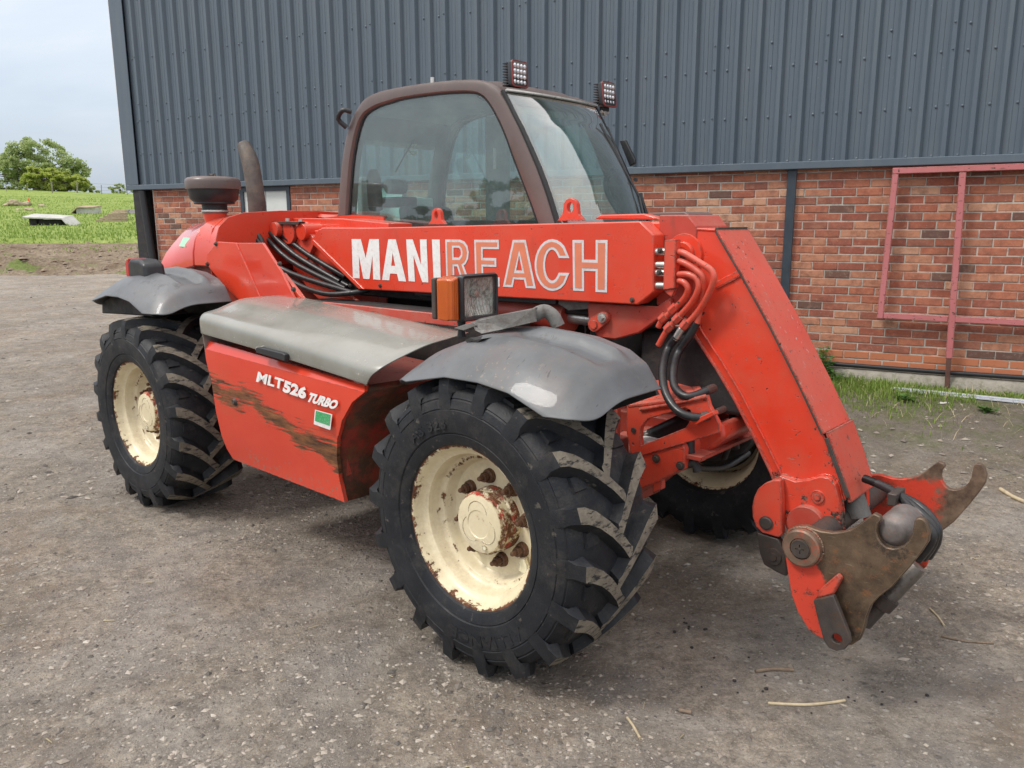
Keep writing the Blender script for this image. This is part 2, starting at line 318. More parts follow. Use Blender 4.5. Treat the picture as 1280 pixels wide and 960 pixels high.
class MB:
    """collects geometry of ONE mesh"""
    def __init__(s): s.v = []; s.f = []; s.mi = []
    def add(s, vs, fs, mi=0):
        k = len(s.v); s.v += [tuple(x) for x in vs]; s.f += [tuple(i+k for i in f) for f in fs]; s.mi += [mi]*len(fs); return s
    def box(s, x0, x1, y0, y1, z0, z1, mi=0, M4=None):
        vs = [Vector((x, y, z)) for x in (x0, x1) for y in (y0, y1) for z in (z0, z1)]
        if M4 is not None: vs = [M4 @ v for v in vs]
        return s.add(vs, [(0, 1, 3, 2), (4, 6, 7, 5), (0, 4, 5, 1), (2, 3, 7, 6), (0, 2, 6, 4), (1, 5, 7, 3)], mi)
    def prism(s, poly, a, b, axis='y', holes=(), mi=0):
        """poly: 2D points; axis y -> points are (x,z); x -> (y,z); z -> (x,y). holes are loops too"""
        def P(p, w): return {'y': (p[0], w, p[1]), 'x': (w, p[0], p[1]), 'z': (p[0], p[1], w)}[axis]
        loops = [list(poly)]+[list(h) for h in holes]
        if holes:
            from mathutils.geometry import tessellate_polygon
            tris = tessellate_polygon([[Vector((p[0], p[1], 0)) for p in l] for l in loops])
            flat = [p for l in loops for p in l]
        else:
            flat = loops[0]; tris = [tuple(range(len(flat)))]
        n = len(flat); vs = [P(p, a) for p in flat]+[P(p, b) for p in flat]
        fs = [tuple(t) for t in tris]+[tuple(i+n for i in reversed(t)) for t in tris]
        k = 0
        for l in loops:
            m = len(l)
            for i in range(m): fs.append((k+i, k+(i+1) % m, k+(i+1) % m+n, k+i+n))
            k += m
        return s.add(vs, fs, mi)
    def loft(s, secs, caps=True, mi=0, closed=True):
        n = len(secs[0]); k = [v for q in secs for v in q]; fs = []
        for i in range(len(secs)-1):
            for j in range(n if closed else n-1):
                a = i*n+j; b = i*n+(j+1) % n; fs.append((a, b, b+n, a+n))
        if caps and closed: fs += [tuple(reversed(range(n))), tuple(range((len(secs)-1)*n, len(secs)*n))]
        return s.add(k, fs, mi)
    def tube(s, pts, r, n=8, mi=0, smooth=0, caps=True):
        pts = [Vector(p) for p in pts]
        rs = list(r) if isinstance(r, (list, tuple)) else [r]*len(pts)
        if smooth:
            q, qr = [], []
            for i in range(len(pts)-1):
                p0, p1, p2, p3 = pts[max(i-1, 0)], pts[i], pts[i+1], pts[min(i+2, len(pts)-1)]
                for j in range(smooth):
                    t = j/smooth
                    q.append(.5*((2*p1)+(-p0+p2)*t+(2*p0-5*p1+4*p2-p3)*t*t+(-p0+3*p1-3*p2+p3)*t**3)); qr.append(rs[i]+(rs[i+1]-rs[i])*t)
            q.append(pts[-1]); qr.append(rs[-1]); pts, rs = q, qr
        T = (pts[1]-pts[0]).normalized(); N = T.orthogonal().normalized(); secs = []
        for i, p in enumerate(pts):
            t = (pts[min(i+1, len(pts)-1)]-pts[max(i-1, 0)]).normalized()
            N = (N-t*N.dot(t)).normalized(); B = t.cross(N)
            secs.append([p+(N*math.cos(2*math.pi*k/n)+B*math.sin(2*math.pi*k/n))*rs[i] for k in range(n)])
        return s.loft(secs, caps, mi)
    def lathe(s, prof, c=(0, 0, 0), axis='y', n=48, mi=0, closed=False):
        """prof: (radius, height along axis)"""
        secs = []
        for k in range(n):
            a = 2*math.pi*k/n; ca, sa = math.cos(a), math.sin(a)
            secs.append([{'y': (c[0]+r*ca, c[1]+h, c[2]+r*sa), 'z': (c[0]+r*ca, c[1]+r*sa, c[2]+h), 'x': (c[0]+h, c[1]+r*ca, c[2]+r*sa)}[axis] for r, h in prof])
        m = len(prof); vs = [v for q in secs for v in q]; fs = []
        for k in range(n):
            for j in range(m if closed else m-1):
                a = k*m+j; b = k*m+(j+1) % m; c2 = ((k+1) % n)*m; fs.append((a, b, c2+(j+1) % m, c2+j))
        return s.add(vs, fs, mi)
    def cyl(s, c, r, a, b, axis='y', n=24, mi=0, r2=None):
        return s.lathe([(.0001, a), (r, a), (r if r2 is None else r2, b), (.0001, b)], c, axis, n, mi)
    def mesh(s, name='part', fix=True):
        me = bpy.data.meshes.new(name); me.from_pydata(s.v, [], s.f); me.polygons.foreach_set('material_index', s.mi)
        if fix:
            bm = bmesh.new(); bm.from_mesh(me); bmesh.ops.remove_doubles(bm, verts=bm.verts, dist=1e-5)
            bmesh.ops.recalc_face_normals(bm, faces=bm.faces); bm.to_mesh(me); bm.free()
        me.update(); return me
    def build(s, name, mat, parent=None, **k):
        fix = k.pop('fix', True)
        return link(name, s.mesh(name, fix), mat, parent, **k)
def lerp(a, b, t): return a+(b-a)*t
def interp(x, xs, ys): return float(np.interp(x, xs, ys))
def arc(cx, cz, r, a0, a1, n): return [(cx+r*math.cos(math.radians(lerp(a0, a1, i/(n-1)))), cz+r*math.sin(math.radians(lerp(a0, a1, i/(n-1))))) for i in range(n)]
def rrect(x0, x1, z0, z1, r, n=4):
    return arc(x1-r, z1-r, r, 0, 90, n)+arc(x0+r, z1-r, r, 90, 180, n)+arc(x0+r, z0+r, r, 180, 270, n)+arc(x1-r, z0+r, r, 270, 360, n)
def smoothpoly(pts, n=6, closed=False):
    P = [Vector(p) for p in pts]; out = []; m = len(P)
    for i in range(m if closed else m-1):
        g = (lambda k: P[k % m]) if closed else (lambda k: P[min(max(k, 0), m-1)])
        p0, p1, p2, p3 = g(i-1), g(i), g(i+1), g(i+2)
        for j in range(n):
            t = j/n; out.append(tuple(.5*((2*p1)+(-p0+p2)*t+(2*p0-5*p1+4*p2-p3)*t*t+(-p0+3*p1-3*p2+p3)*t**3)))
    if not closed: out.append(tuple(P[-1]))
    return out

# value noise for terrain
_lat = rng.rand(256, 256)
def vnoise(x, y):
    x = np.asarray(x, float); y = np.asarray(y, float); xi = np.floor(x).astype(int); yi = np.floor(y).astype(int); fx = x-xi; fy = y-yi
    fx = fx*fx*(3-2*fx); fy = fy*fy*(3-2*fy); g = lambda a, b: _lat[a % 256, b % 256]
    return (g(xi, yi)*(1-fx)+g(xi+1, yi)*fx)*(1-fy)+(g(xi, yi+1)*(1-fx)+g(xi+1, yi+1)*fx)*fy-.5
def fbm(x, y, o=4):
    s = 0; a = 1.0
    for i in range(o): s = s+a*vnoise(x*2**i+i*17.3, y*2**i+i*9.1); a *= .5
    return s

def text_mesh(body, offset=0.0, extrude=0.0015, shear=0.0, res=3):
    """solid lettering with the built-in font, normalised to a 1 x 1 box (x right, z up, thickness along -y)"""
    cu = bpy.data.curves.new('lettering', 'FONT'); cu.body = body; cu.offset = offset; cu.extrude = 1.0; cu.shear = shear; cu.resolution_u = res
    o = bpy.data.objects.new('lettering', cu); COL.objects.link(o)
    dg = bpy.context.evaluated_depsgraph_get(); me = bpy.data.meshes.new_from_object(o.evaluated_get(dg))
    bpy.data.objects.remove(o); bpy.data.curves.remove(cu)
    co = np.empty(len(me.vertices)*3); me.vertices.foreach_get('co', co); co = co.reshape(-1, 3)
    mn, mxx = co.min(0), co.max(0)
    x = (co[:, 0]-mn[0])/(mxx[0]-mn[0]); z = (co[:, 1]-mn[1])/(mxx[1]-mn[1]); y = np.where(co[:, 2] > 0, -1.0, 0.0)
    return me, np.c_[x, y, z]
def place_text(name, body, quad, t, mat, parent, offset=.0, shear=0, lift=(0, -1, 0), res=3):
    """quad: lower-left, lower-right, upper-right, upper-left corners (3D)"""
    me, c = text_mesh(body, offset, shear=shear, res=res); q = [np.array(p, float) for p in quad]; L = np.array(lift, float)
    u = c[:, 0:1]; v = c[:, 2:3]
    p = (q[0]*(1-u)+q[1]*u)*(1-v)+(q[3]*(1-u)+q[2]*u)*v-c[:, 1:2]*t*L
    me.vertices.foreach_set('co', p.ravel()); me.update(); me.materials.clear()
    return link(name, me, mat, parent)

# ------------------------------------------------------------ terrain
WN = Vector((.4554, .8903, 0)); WD = Vector((.8903, -.4554, 0)); WO = Vector((-5.141, 11.737, 0))      # wall normal (into the building), wall direction, wall origin
def ground_z(x, y):
    d = 8.108-(x*WN.x+y*WN.y)
    t = np.clip((2.5-d)/2.2, 0, 1); t = t*t*(3-2*t)
    s = (x-WO.x)*WD.x+(y-WO.y)*WD.y
    far = np.clip((s+.6)/2.0, 0, 1)
    return .27*t*far+.035*fbm(x*.35, y*.35, 3)*np.clip(1-.0*x, 0, 1)*np.clip(np.hypot(x-.3, y-4.6)/4-.55, 0, 1)
def grid_mesh(xs, ys, zf):
    X, Y = np.meshgrid(xs, ys); Z = zf(X, Y); nx, ny = len(xs), len(ys)
    v = np.c_[X.ravel(), Y.ravel(), Z.ravel()]; i = np.arange(nx*ny).reshape(ny, nx)
    f = np.stack([i[:-1, :-1], i[:-1, 1:], i[1:, 1:], i[1:, :-1]], -1).reshape(-1, 4)
    me = bpy.data.meshes.new('sheet'); me.vertices.add(len(v)); me.vertices.foreach_set('co', v.ravel())
    me.loops.add(len(f)*4); me.loops.foreach_set('vertex_index', f.ravel().astype(np.int32))
    me.polygons.add(len(f)); me.polygons.foreach_set('loop_start', np.arange(0, len(f)*4, 4, dtype=np.int32)); me.polygons.foreach_set('loop_total', np.full(len(f), 4, np.int32))
    me.polygons.foreach_set('use_smooth', np.ones(len(f), bool)); me.update(calc_edges=True); me.validate(); return me
def axis_pts(lo, hi, step, far, k=1.25):
    a = list(np.arange(lo, hi+1e-6, step)); s = step
    while a[-1] < far: s *= k; a.append(a[-1]+s)
    s = step
    while a[0] > -far: s *= k; a.insert(0, a[0]-s)
    return np.array(a)

m = MT('compacted_gravel_yard'); P_ = m.co('Object')
n_big = m.noise(.45, 5, .6); trk = m.noise(.8, 6, .7, vec=m.map((1, .7, 1), (0, 0, .35))); n_mid = m.noise(2.6, 6, .65, dist=.4); n_f = m.noise(22, 7, .75); n_ff = m.noise(110, 4, .7)
c = m.mix(m.ramp(n_mid, (.32, 0), (.68, 1)), (.262, .200, .142), (.405, .325, .240))
c = m.mix(m.ramp(n_big, (.38, 0), (.62, .75)), c, (.33, .29, .24))
c = m.mix(m.ramp(m.noise(.33, 6, .72, dist=.8), (.45, 0), (.62, .72)), c, (.150, .115, .084))
c = m.mix(m.ramp(m.noise(1.2, 7, .75, dist=.5), (.60, 0), (.70, .6)), c, (.45, .385, .30))
c = m.mix(m.ramp(n_f, (.38, 0), (.62, 1)), m.mix(.62, c, (.085, .066, .05)), m.mix(.38, c, (.60, .50, .39)))
c = m.mix(m.ramp(m.noise(70, 5, .75), (.36, 0), (.62, 1)), m.mix(.4, c, (.09, .075, .06)), m.mix(.15, c, (.62, .56, .47)))
c = m.mix(m.ramp(trk, (.42, .55), (.56, 0)), c, (.17, .145, .115)); c = m.mix(m.ramp(trk, (.58, 0), (.72, .5)), c, (.44, .39, .33))
cl = m.ramp(m.noise(1.05, 6, .68, dist=.7), (.47, 0), (.60, 1)); c = m.mix(m.math('MULTIPLY', cl, .45), c, (.33, .30, .265))
c = m.mix(m.ramp(m.noise(.62, 6, .7, dist=.4, vec=m.map((1, 1, 1), (0, 0, .5), (7, 3, 0))), (.50, 0), (.60, .42)), c, (.20, .142, .095))
n_r = m.noise(6.5, 9, .8, dist=.3); n_r2 = m.noise(2.7, 9, .78, vec=m.map((1, 1, 1), (0, 0, 1), (3, 8, 0)))
c = m.mix(m.ramp(n_r, (.36, .55), (.50, 0)), c, (.10, .08, .062)); c = m.mix(m.ramp(n_r, (.54, 0), (.66, .5)), c, (.47, .41, .33))
c = m.mix(m.ramp(n_r2, (.52, 0), (.60, .5)), c, (.17, .155, .14)); c = m.mix(m.ramp(n_r2, (.36, .4), (.44, 0)), c, (.44, .37, .28))
v0 = m.voro(24, out='Color'); v0d = m.voro(24); vs0 = m.sep(v0); pm0 = m.math('MULTIPLY', m.ramp(v0d, (.20, 1), (.36, 0)), m.ramp(vs0[0], (.80, 0), (.84, 1)))
c = m.mix(m.math('MULTIPLY', pm0, .7), c, m.ramp(vs0[1], (0, (.10, .09, .08)), (.5, (.28, .25, .21)), (1, (.50, .46, .40))))
v1 = m.voro(58, out='Color'); v1d = m.voro(58); vsel = m.sep(v1)
pm = m.math('MULTIPLY', m.ramp(v1d, (.22, 1), (.42, 0)), m.ramp(m.math('ADD', vsel[0], m.math('MULTIPLY', m.math('SUBTRACT', n_mid, .5), .9)), (.55, 0), (.62, 1)))
pm = m.math('MULTIPLY', pm, m.math('ADD', .35, m.math('MULTIPLY', cl, .65)))
c = m.mix(m.math('MULTIPLY', pm, .9), c, m.ramp(vsel[1], (.0, (.11, .10, .095)), (.35, (.24, .205, .17)), (.7, (.36, .32, .27)), (1., (.50, .46, .40))))
v2 = m.voro(150, out='Color'); v2d = m.voro(150); vs2 = m.sep(v2)
pm2 = m.math('MULTIPLY', m.ramp(v2d, (.25, 1), (.45, 0)), m.ramp(vs2[0], (.55, 0), (.6, 1)))
c = m.mix(m.math('MULTIPLY', pm2, .7), c, m.ramp(vs2[1], (0, (.09, .085, .08)), (.6, (.30, .27, .23)), (1, (.50, .46, .40))))
ps = m.sep(P_)
dw = m.math('ADD', m.math('MULTIPLY', ps[0], .4554), m.math('MULTIPLY', ps[1], .8903))
ds = m.math('SUBTRACT', m.math('MULTIPLY', m.math('ADD', ps[0], 5.141), .8903), m.math('MULTIPLY', m.math('SUBTRACT', ps[1], 11.737), .4554))
near_wall = m.n('ShaderNodeMapRange', {0: ds, 1: 3.0, 2: 6.5, 3: 0.0, 4: 1.0}).outputs[0]
moss = m.math('MULTIPLY', near_wall, m.math('MULTIPLY', m.n('ShaderNodeMapRange', {0: m.math('ADD', dw, m.math('MULTIPLY', m.math('SUBTRACT', n_mid, .5), 2.2)), 1: 6.1, 2: 7.2, 3: 0.0, 4: 1.0}).outputs[0], m.ramp(m.noise(3.3, 8, .75), (.42, 0), (.60, 1))))
c = m.mix(m.math('MULTIPLY', near_wall, m.n('ShaderNodeMapRange', {0: dw, 1: 5.4, 2: 6.9, 3: 0.0, 4: .6}).outputs[0]), c, (.12, .10, .075))
c = m.mix(m.math('MULTIPLY', moss, .75), c, m.mix(n_f, (.05, .075, .018), (.13, .165, .04)))
h = m.math('ADD', m.math('ADD', m.math('MULTIPLY', n_r, 3.0), m.math('MULTIPLY', pm0, .9)), m.math('ADD', m.math('ADD', m.math('MULTIPLY', n_f, 1.3), m.math('MULTIPLY', n_ff, .35)), m.math('ADD', m.math('MULTIPLY', pm, .55), m.math('MULTIPLY', pm2, .3))))
m.bump(h, .014, .9)
c = m.mix(1.0, c, (1.13, 1.165, 1.215), 'MULTIPLY')
M['gravel'] = m.out(c, .93, 0, .15)

xs = axis_pts(-6, 7, .06, 420); ys = axis_pts(.5, 9, .06, 420); ys = ys[ys < 29.5]
def yard(x, y):
    z = ground_z(x, y)+.012*fbm(x*2.1, y*2.1, 4)*np.clip(3-np.abs(x)*.05, 0, 1)
    return z
tag(link('ground', grid_mesh(xs, ys, yard), 'gravel'), kind='structure')

m = MT('churned_brown_soil'); n1 = m.noise(1.1, 7, .7); n2 = m.noise(9, 7, .75)
c = m.mix(m.ramp(n1, (.35, 0), (.68, 1)), (.21, .155, .105), (.42, .35, .26))
c = m.mix(m.ramp(n2, (.35, .55), (.6, 0)), c, (.09, .06, .045))
c = m.mix(m.ramp(m.noise(.5, 6, .7, dist=.6), (.57, 0), (.63, .8)), c, m.mix(n2, (.12, .20, .035), (.2, .28, .07)))
m.bump(m.math('ADD', n2, m.math('MULTIPLY', n1, 2)), .12, 1); M['soil'] = m.out(c, .95, 0, .1)
HILL0, HILL1 = 35.5, 128.0
def hill_z(x, y):
    t = np.clip((y-HILL0)/(HILL1-HILL0), 0, 1)
    z = .85+4.9*(t**.82)
    side = -.028*np.clip(x+38, -60, 60)*t*1.2 - .0006*np.clip(-x-60, 0, 200)
    over = np.clip(y-HILL1, 0, 400)
    return z-.5*np.clip(37.2+3.0*fbm(x*.13, 5.0, 4)-y, 0, 4)+side-over*.05+.28*fbm(x*.07, y*.07, 4)*(.3+t)
def bank_z(x, y):
    t = np.clip((y-27.5)/8.5, 0, 1); a = -.10+1.0*(t**1.25)+.22*fbm(x*.22, y*.1, 3)*np.clip(1-t*1.5, 0, 1)
    low = .30*np.exp(-((y-29.6-1.6*fbm(x*.12, 2.0, 3))/1.0)**2)*(1+1.6*fbm(x*.5, y*.5, 3))
    return a+low+(.34*fbm(x*.42, y*.6, 5))*np.sin(np.pi*np.clip(t*.9+.08, 0, 1))
tag(link('dirt_bank', grid_mesh(np.arange(-75, 60, .22), np.arange(27.3, 40.0, .12), bank_z), 'soil'), kind='structure')
m = MT('pasture_grass'); n1 = m.noise(.22, 6, .65); n2 = m.noise(2.2, 6, .7)
c = m.mix(m.ramp(n1, (.35, 0), (.65, 1)), (.22, .29, .065), (.32, .39, .12))
c = m.mix(m.ramp(n2, (.35, .5), (.6, 0)), c, (.08, .16, .025))
c = m.mix(m.ramp(m.noise(.9, 6, .75), (.66, 0), (.72, .6)), c, (.26, .30, .10))
m.bump(n2, .25, 1); M['grass'] = m.out(c, .9, 0, .1)
tag(link('grass_hill', grid_mesh(np.arange(-260, 300, 2.0), np.concatenate([np.arange(35.4, 60, .4), np.arange(60, 400, 3.)]), hill_z), 'grass'), kind='structure')

# grass blades as real geometry
def blades(name, pts, hgt, wid, mat, zf, label=None, cat=None, lean=.5):
    V = []; F = []
    for (x, y, k) in pts:
        z = float(zf(x, y)); a = random.uniform(0, 6.283); h = hgt*k*random.uniform(.5, 1.3); l = h*random.uniform(.05, lean)
        dx, dy = math.cos(a), math.sin(a); px, py = -dy*wid*.5, dx*wid*.5; i = len(V)
        V += [(x-px, y-py, z-.01), (x+px, y+py, z-.01), (x+dx*l*.4+px*.8, y+dy*l*.4+py*.8, z+h*.6), (x+dx*l*.4-px*.8, y+dy*l*.4-py*.8, z+h*.6), (x+dx*l, y+dy*l, z+h)]
        F += [(i, i+1, i+2, i+3), (i+3, i+2, i+4)]
    me = bpy.data.meshes.new(name); me.from_pydata(V, [], F); o = link(name, me, mat); tag(o, label, cat, kind='stuff'); return o
def leafmat(name, a, b, trans=.35):
    m = MT(name); r = m.n('ShaderNodeNewGeometry').outputs['Random Per Island']
    c = m.mix(r, a, b); c = m.mix(m.ramp(m.noise(.9, 3), (.4, .0), (.65, .35)), c, tuple(x*.55 for x in a))
    t = m.n('ShaderNodeBsdfTranslucent', {'Color': c}); mx_ = m.n('ShaderNodeMixShader', {0: trans}); m.out(c, .6, 0, .25)
    m.t.links.new(m.b.outputs[0], mx_.inputs[1]); m.t.links.new(t.outputs[0], mx_.inputs[2]); m.t.links.new(mx_.outputs[0], m.o.inputs[0]); return m.m
M['blade'] = leafmat('grass_blade', (.17, .28, .05), (.34, .44, .11)); M['straw'] = leafmat('dry_straw', (.38, .32, .19), (.55, .48, .30), .1)
M['leaf1'] = leafmat('leaf_mid_green', (.32, .40, .17), (.52, .60, .28), .55); M['leaf2'] = leafmat('leaf_yellow_green', (.36, .44, .09), (.55, .62, .17), .55)
M['leaf3'] = leafmat('leaf_dark_green', (.03, .06, .018), (.07, .11, .03)); M['weedleaf'] = leafmat('weed_leaf', (.06, .15, .03), (.14, .26, .07))
M['bark'] = simple('bark', (.11, .09, .07), .9, scale=3, bump=.01)

# ------------------------------------------------------------ the barn: individually laid bricks below, box-profile steel sheets above
WROT = math.atan2(WD.y, WD.x)
barn = empty('barn', None, (WO.x, WO.y, 0), WROT)
tag(barn, 'barn with slate grey profiled steel cladding above a red brick wall', 'building')
m = MT('brick_clay')
ri = m.n('ShaderNodeObjectInfo').outputs['Random']; gi = m.n('ShaderNodeNewGeometry').outputs['Random Per Island']
def brickcol(m, r):
    r2 = m.math('FRACT', m.math('MULTIPLY', r, 17.31))
    a = m.ramp(r, (0, (.34, .110, .070)), (.22, (.43, .155, .092)), (.42, (.50, .235, .145)), (.56, (.31, .100, .070)), (.74, (.56, .32, .21)), (.84, (.27, .105, .075)), (.925, (.125, .082, .07)), (.955, (.46, .21, .13)), interp='CONSTANT')
    a = m.mix(m.math('MULTIPLY', r2, .3), a, (.44, .20, .125))
    pos = m.co('Object')
    offs = m.n('ShaderNodeVectorMath', {0: pos, 1: (1, 1, 1)}, operation='MULTIPLY').outputs[0]
    w = m.n('ShaderNodeCombineXYZ', {0: m.math('MULTIPLY', r, 91.0), 1: m.math('MULTIPLY', r2, 57.0), 2: r}).outputs[0]
    p = m.n('ShaderNodeVectorMath', {0: offs, 1: w}, operation='ADD').outputs[0]
    n1 = m.noise(11, 6, .75, vec=p); n2 = m.noise(45, 6, .75, vec=p)
    a = m.mix(m.ramp(n1, (.44, 0), (.66, .6)), a, (.15, .068, .050)); a = m.mix(m.ramp(n1, (.32, .45), (.46, 0)), a, (.42, .22, .14))
    a = m.mix(m.ramp(n2, (.56, 0), (.66, .4)), a, (.42, .33, .27))
    m.bump(m.math('ADD', n2, m.math('MULTIPLY', n1, 1.5)), .004, .9)
    return a
M['brick'] = m.out(brickcol(m, ri), .9, 0, .15)
m = MT('brick_clay_far'); M['brickfar'] = m.out(brickcol(m, m.n('ShaderNodeNewGeometry').outputs['Random Per Island']), .9, 0, .15)
m = MT('engineering_brick_orange')
a = m.mix(m.noise(6, 5, .7), (.42, .145, .07), (.52, .20, .105)); a = m.mix(m.ramp(m.noise(30, 6, .7), (.55, 0), (.7, .5)), a, (.2, .12, .08)); m.bump(m.noise(40, 4), .001)
M['brickorange'] = m.out(a, .75, 0, .3)
M['mortar'] = simple('mortar', (.47, .44, .385), .95, var=.18, scale=6, bump=.004, grime=(.17, .15, .125))
M['concrete'] = simple('concrete_plinth', (.30, .28, .235), .9, var=.25, scale=5, bump=.008, grime=(.10, .10, .05))
m = MT('slate_cladding_steel')
c = m.mix(m.ramp(m.noise(.8, 4, .6), (.3, 0), (.7, 1)), (.080, .107, .134), (.096, .127, .157))
c = m.mix(m.ramp(m.noise(1.6, 7, .7, vec=m.map((4.5, 4.5, .35))), (.48, 0), (.75, .5)), c, (.14, .155, .165))
c = m.mix(m.ramp(m.noise(60, 3), (.70, 0), (.74, .5)), c, (.30, .30, .29))
m.bump(m.noise(1.3, 3, vec=m.map((1, 1, .6))), .004, .5)
M['clad'] = m.out(c, m.ramp(m.noise(2, 5), (.3, .34), (.7, .48)), 0, .55)
M['slatepost'] = simple('slate_steel_post', (.038, .052, .068), .45, var=.15, scale=5)

def beveled_brick(L, H, D):
    mb = MB(); c = .0045; f = lambda x0, x1, z0, z1, y: [(x0, y, z0), (x1, y, z0), (x1, y, z1), (x0, y, z1)]
    mb.loft([f(0, L, 0, H, D), f(0, L, 0, H, c), f(c, L-c, c, H-c, 0)]); return mb
BY = .035                                   # brick face, behind the cladding line
ZM = (9.088,2.061)[1]; SJ = (9.186,2.097)[0]
CAMS = 9.92
_cells = []
for i in range(-26, 6):
    z = ZM+.075*i+.005
    if z < .40 or z > 2.285: continue
    ph = 0 if i % 2 == 0 else .1125
    ks = range(-50, 30)
    for k in ks:
        s0 = SJ+.005+.225*k+ph; s1 = s0+.215
        s0 = max(s0, .02); s1 = min(s1, 14.3)
        if s1-s0 < .03: continue
        for (a, b, c_, d) in ((1.70, 2.56, 1.24, 2.3), (3.42, 4.36, 1.24, 2.3)):       # window openings
            if c_ < z+.03 < d:
                if s0 < a < s1: s1 = a-.005
                elif s0 < b < s1: s0 = b+.005
                elif a <= s0 and s1 <= b: s1 = s0
        if s1-s0 < .03: continue
        vis = 7.0 < s0 < 10.95 and (s0 > 8.75 or z > 1.3) and not (8.69 < s0 < 8.775 and s1 < 8.78)
        _cells.append((0 if vis else 1, math.hypot((s0+s1)/2-CAMS, z-1.6), s0, s1, z))
_cells.sort()
_bm = {}
_jit = random.Random(3)
_n = 0
for (v, d, s0, s1, z) in _cells[:292]:
    low = z < .56; L = round(s1-s0, 3); key = (L, low)
    if key not in _bm:
        _bm[key] = beveled_brick(L, .0655, .06).mesh('brick'); _bm[key].materials.append(M['brickorange' if low else 'brick'])
    o = bpy.data.objects.new('brick', _bm[key]); COL.objects.link(o); o.parent = barn
    o.location = (s0+_jit.uniform(-.0015, .0015), BY+_jit.uniform(-.003, .004), z+_jit.uniform(-.0012, .0012)); o.rotation_euler = (0, _jit.uniform(-.006, .006), 0)
mb = MB(); mo = MB()
for (v, d, s0, s1, z) in _cells[292:]:
    b = beveled_brick(s1-s0, .0655, .06); y = BY+_jit.uniform(-.003, .004); zz = z+_jit.uniform(-.0012, .0012)
    (mo if z < .56 else mb).add([(p[0]+s0, p[1]+y, p[2]+zz) for p in b.v], b.f)
tag(mb.build('brickwork', 'brickfar', barn, fix=False), kind='stuff')
tag(mo.build('brickwork_base', 'brickorange', barn, fix=False), kind='stuff')
mb = MB()
for (a, b, c_, d) in ((.0, 1.70, .35, 2.36), (2.56, 3.42, .35, 2.36), (4.36, 14.3, .35, 2.36), (1.70, 2.56, .35, 1.235), (3.42, 4.36, .35, 1.235)):
    mb.box(a, b, BY+.0065, BY+.10, c_, d)
mb.build('mortar', 'mortar', barn)
# concrete plinth, lumpy top face
secs = []
for i in range(72):
    s = -.05+i*.2; w = .10+.03*vnoise(s*2.1, 3.3); h = .395+.012*vnoise(s*3.1, 8.8)
    secs.append([(s, BY+.12, .05), (s, BY+.12, h), (s, BY-.03, h-.004), (s, BY-w+.03, h-.03), (s, BY-w, h-.09), (s, BY-w-.02, .05)])
MB().loft(secs).build('plinth', 'concrete', barn, smooth=40)
MB().tube([(x, BY-.035, .428+.006*math.sin(x*1.7)) for x in np.arange(.2, 14.2, .5)], .021, 10).build('base_pipe', 'black', barn, smooth=60)
# cladding sheets, each one metre wide with five ribs
def rib_line():
    pts = []
    for k in range(5):
        x = .2*k
        pts += [(x+.010, 0), (x+.047, 0), (x+.051, -.003), (x+.055, 0), (x+.088, 0), (x+.092, -.003), (x+.096, 0), (x+.130, 0), (x+.152, -.038), (x+.186, -.038)]
    pts.append((1.010, 0)); return pts
CZ0, CZ1 = 2.285, 6.5
L0 = rib_line(); mb = MB()
mb.loft([[(x, y, z) for x, y in L0] for z in (CZ0, 3.4, 4.6, CZ1)], closed=False)
sheet_me = mb.mesh('cladding_sheet', fix=False); sheet_me.materials.append(M['clad'])
mb = MB()
SZ = [(9.968,2.722)[1], (10.169,3.167)[1], 3.38, 4.0, 4.75, 5.6]
for j, z in enumerate([CZ0+.03]+SZ):
    for k in range(5):
        if j and (k+j) % 2 and j > 2: continue
        mb.lathe([(.0001, -.011), (.006, -.011), (.0075, -.005), (.012, -.003), (.012, .001)], (.07+.2*k+.012, -.002, z), 'y', 8)
    if j: mb.lathe([(.0001, -.009), (.005, -.009), (.0065, -.004), (.009, -.002), (.009, .001)], (.168, -.040, z+.012), 'y', 8)
screw_me = mb.mesh('screws'); screw_me.materials.append(M['clad'])
for i in range(15):
    o = bpy.data.objects.new('cladding_sheet', sheet_me); COL.objects.link(o); o.parent = barn; o.location = (-.2+i, -.0015*(i % 2), 0)
    q = bpy.data.objects.new('screws', screw_me); COL.objects.link(q); q.parent = o; q['kind'] = 'stuff'
mb = MB(); mb.box(-.186, 15.0, .012, .03, CZ0-.02, CZ1); mb.build('sheeting_rail', 'slatepost', barn)
MB().prism([(-.048, 2.243), (-.048, 2.300), (-.042, 2.306), (.03, 2.306), (.03, 2.236), (-.036, 2.236)], -.44, 14.8, axis='x').build('drip_flashing', 'clad', barn)
mb = MB(); mb.prism([(-.44, -.046), (-.175, -.046), (-.175, -.038), (-.43, -.038), (-.43, 14.0), (-.44, 14.0)], 2.31, CZ1, axis='z'); mb.build('corner_flashing', 'clad', barn)
MB().box(-.448, -.441, -.046, -.02, 2.243, CZ1).build('gable_edge_trim', 'white', barn)
MB().box(-.43, 14.8, 14.0, 14.1, 0, CZ1).build('rear_wall', 'clad', barn)
MB().box(-.425, -.33, .13, 13.9, 0, 2.31).build('gable_wall', 'brickfar', barn)
MB().box(14.8, 14.9, .0, 14.0, 0, CZ1).build('end_wall', 'clad', barn)
MB().prism([(-.25, CZ1), (7.0, CZ1+1.5), (14.25, CZ1), (14.25, CZ1+.08), (7.0, CZ1+1.6), (-.25, CZ1+.08)], -.6, 15.0, axis='x').build('roof', 'clad', barn)
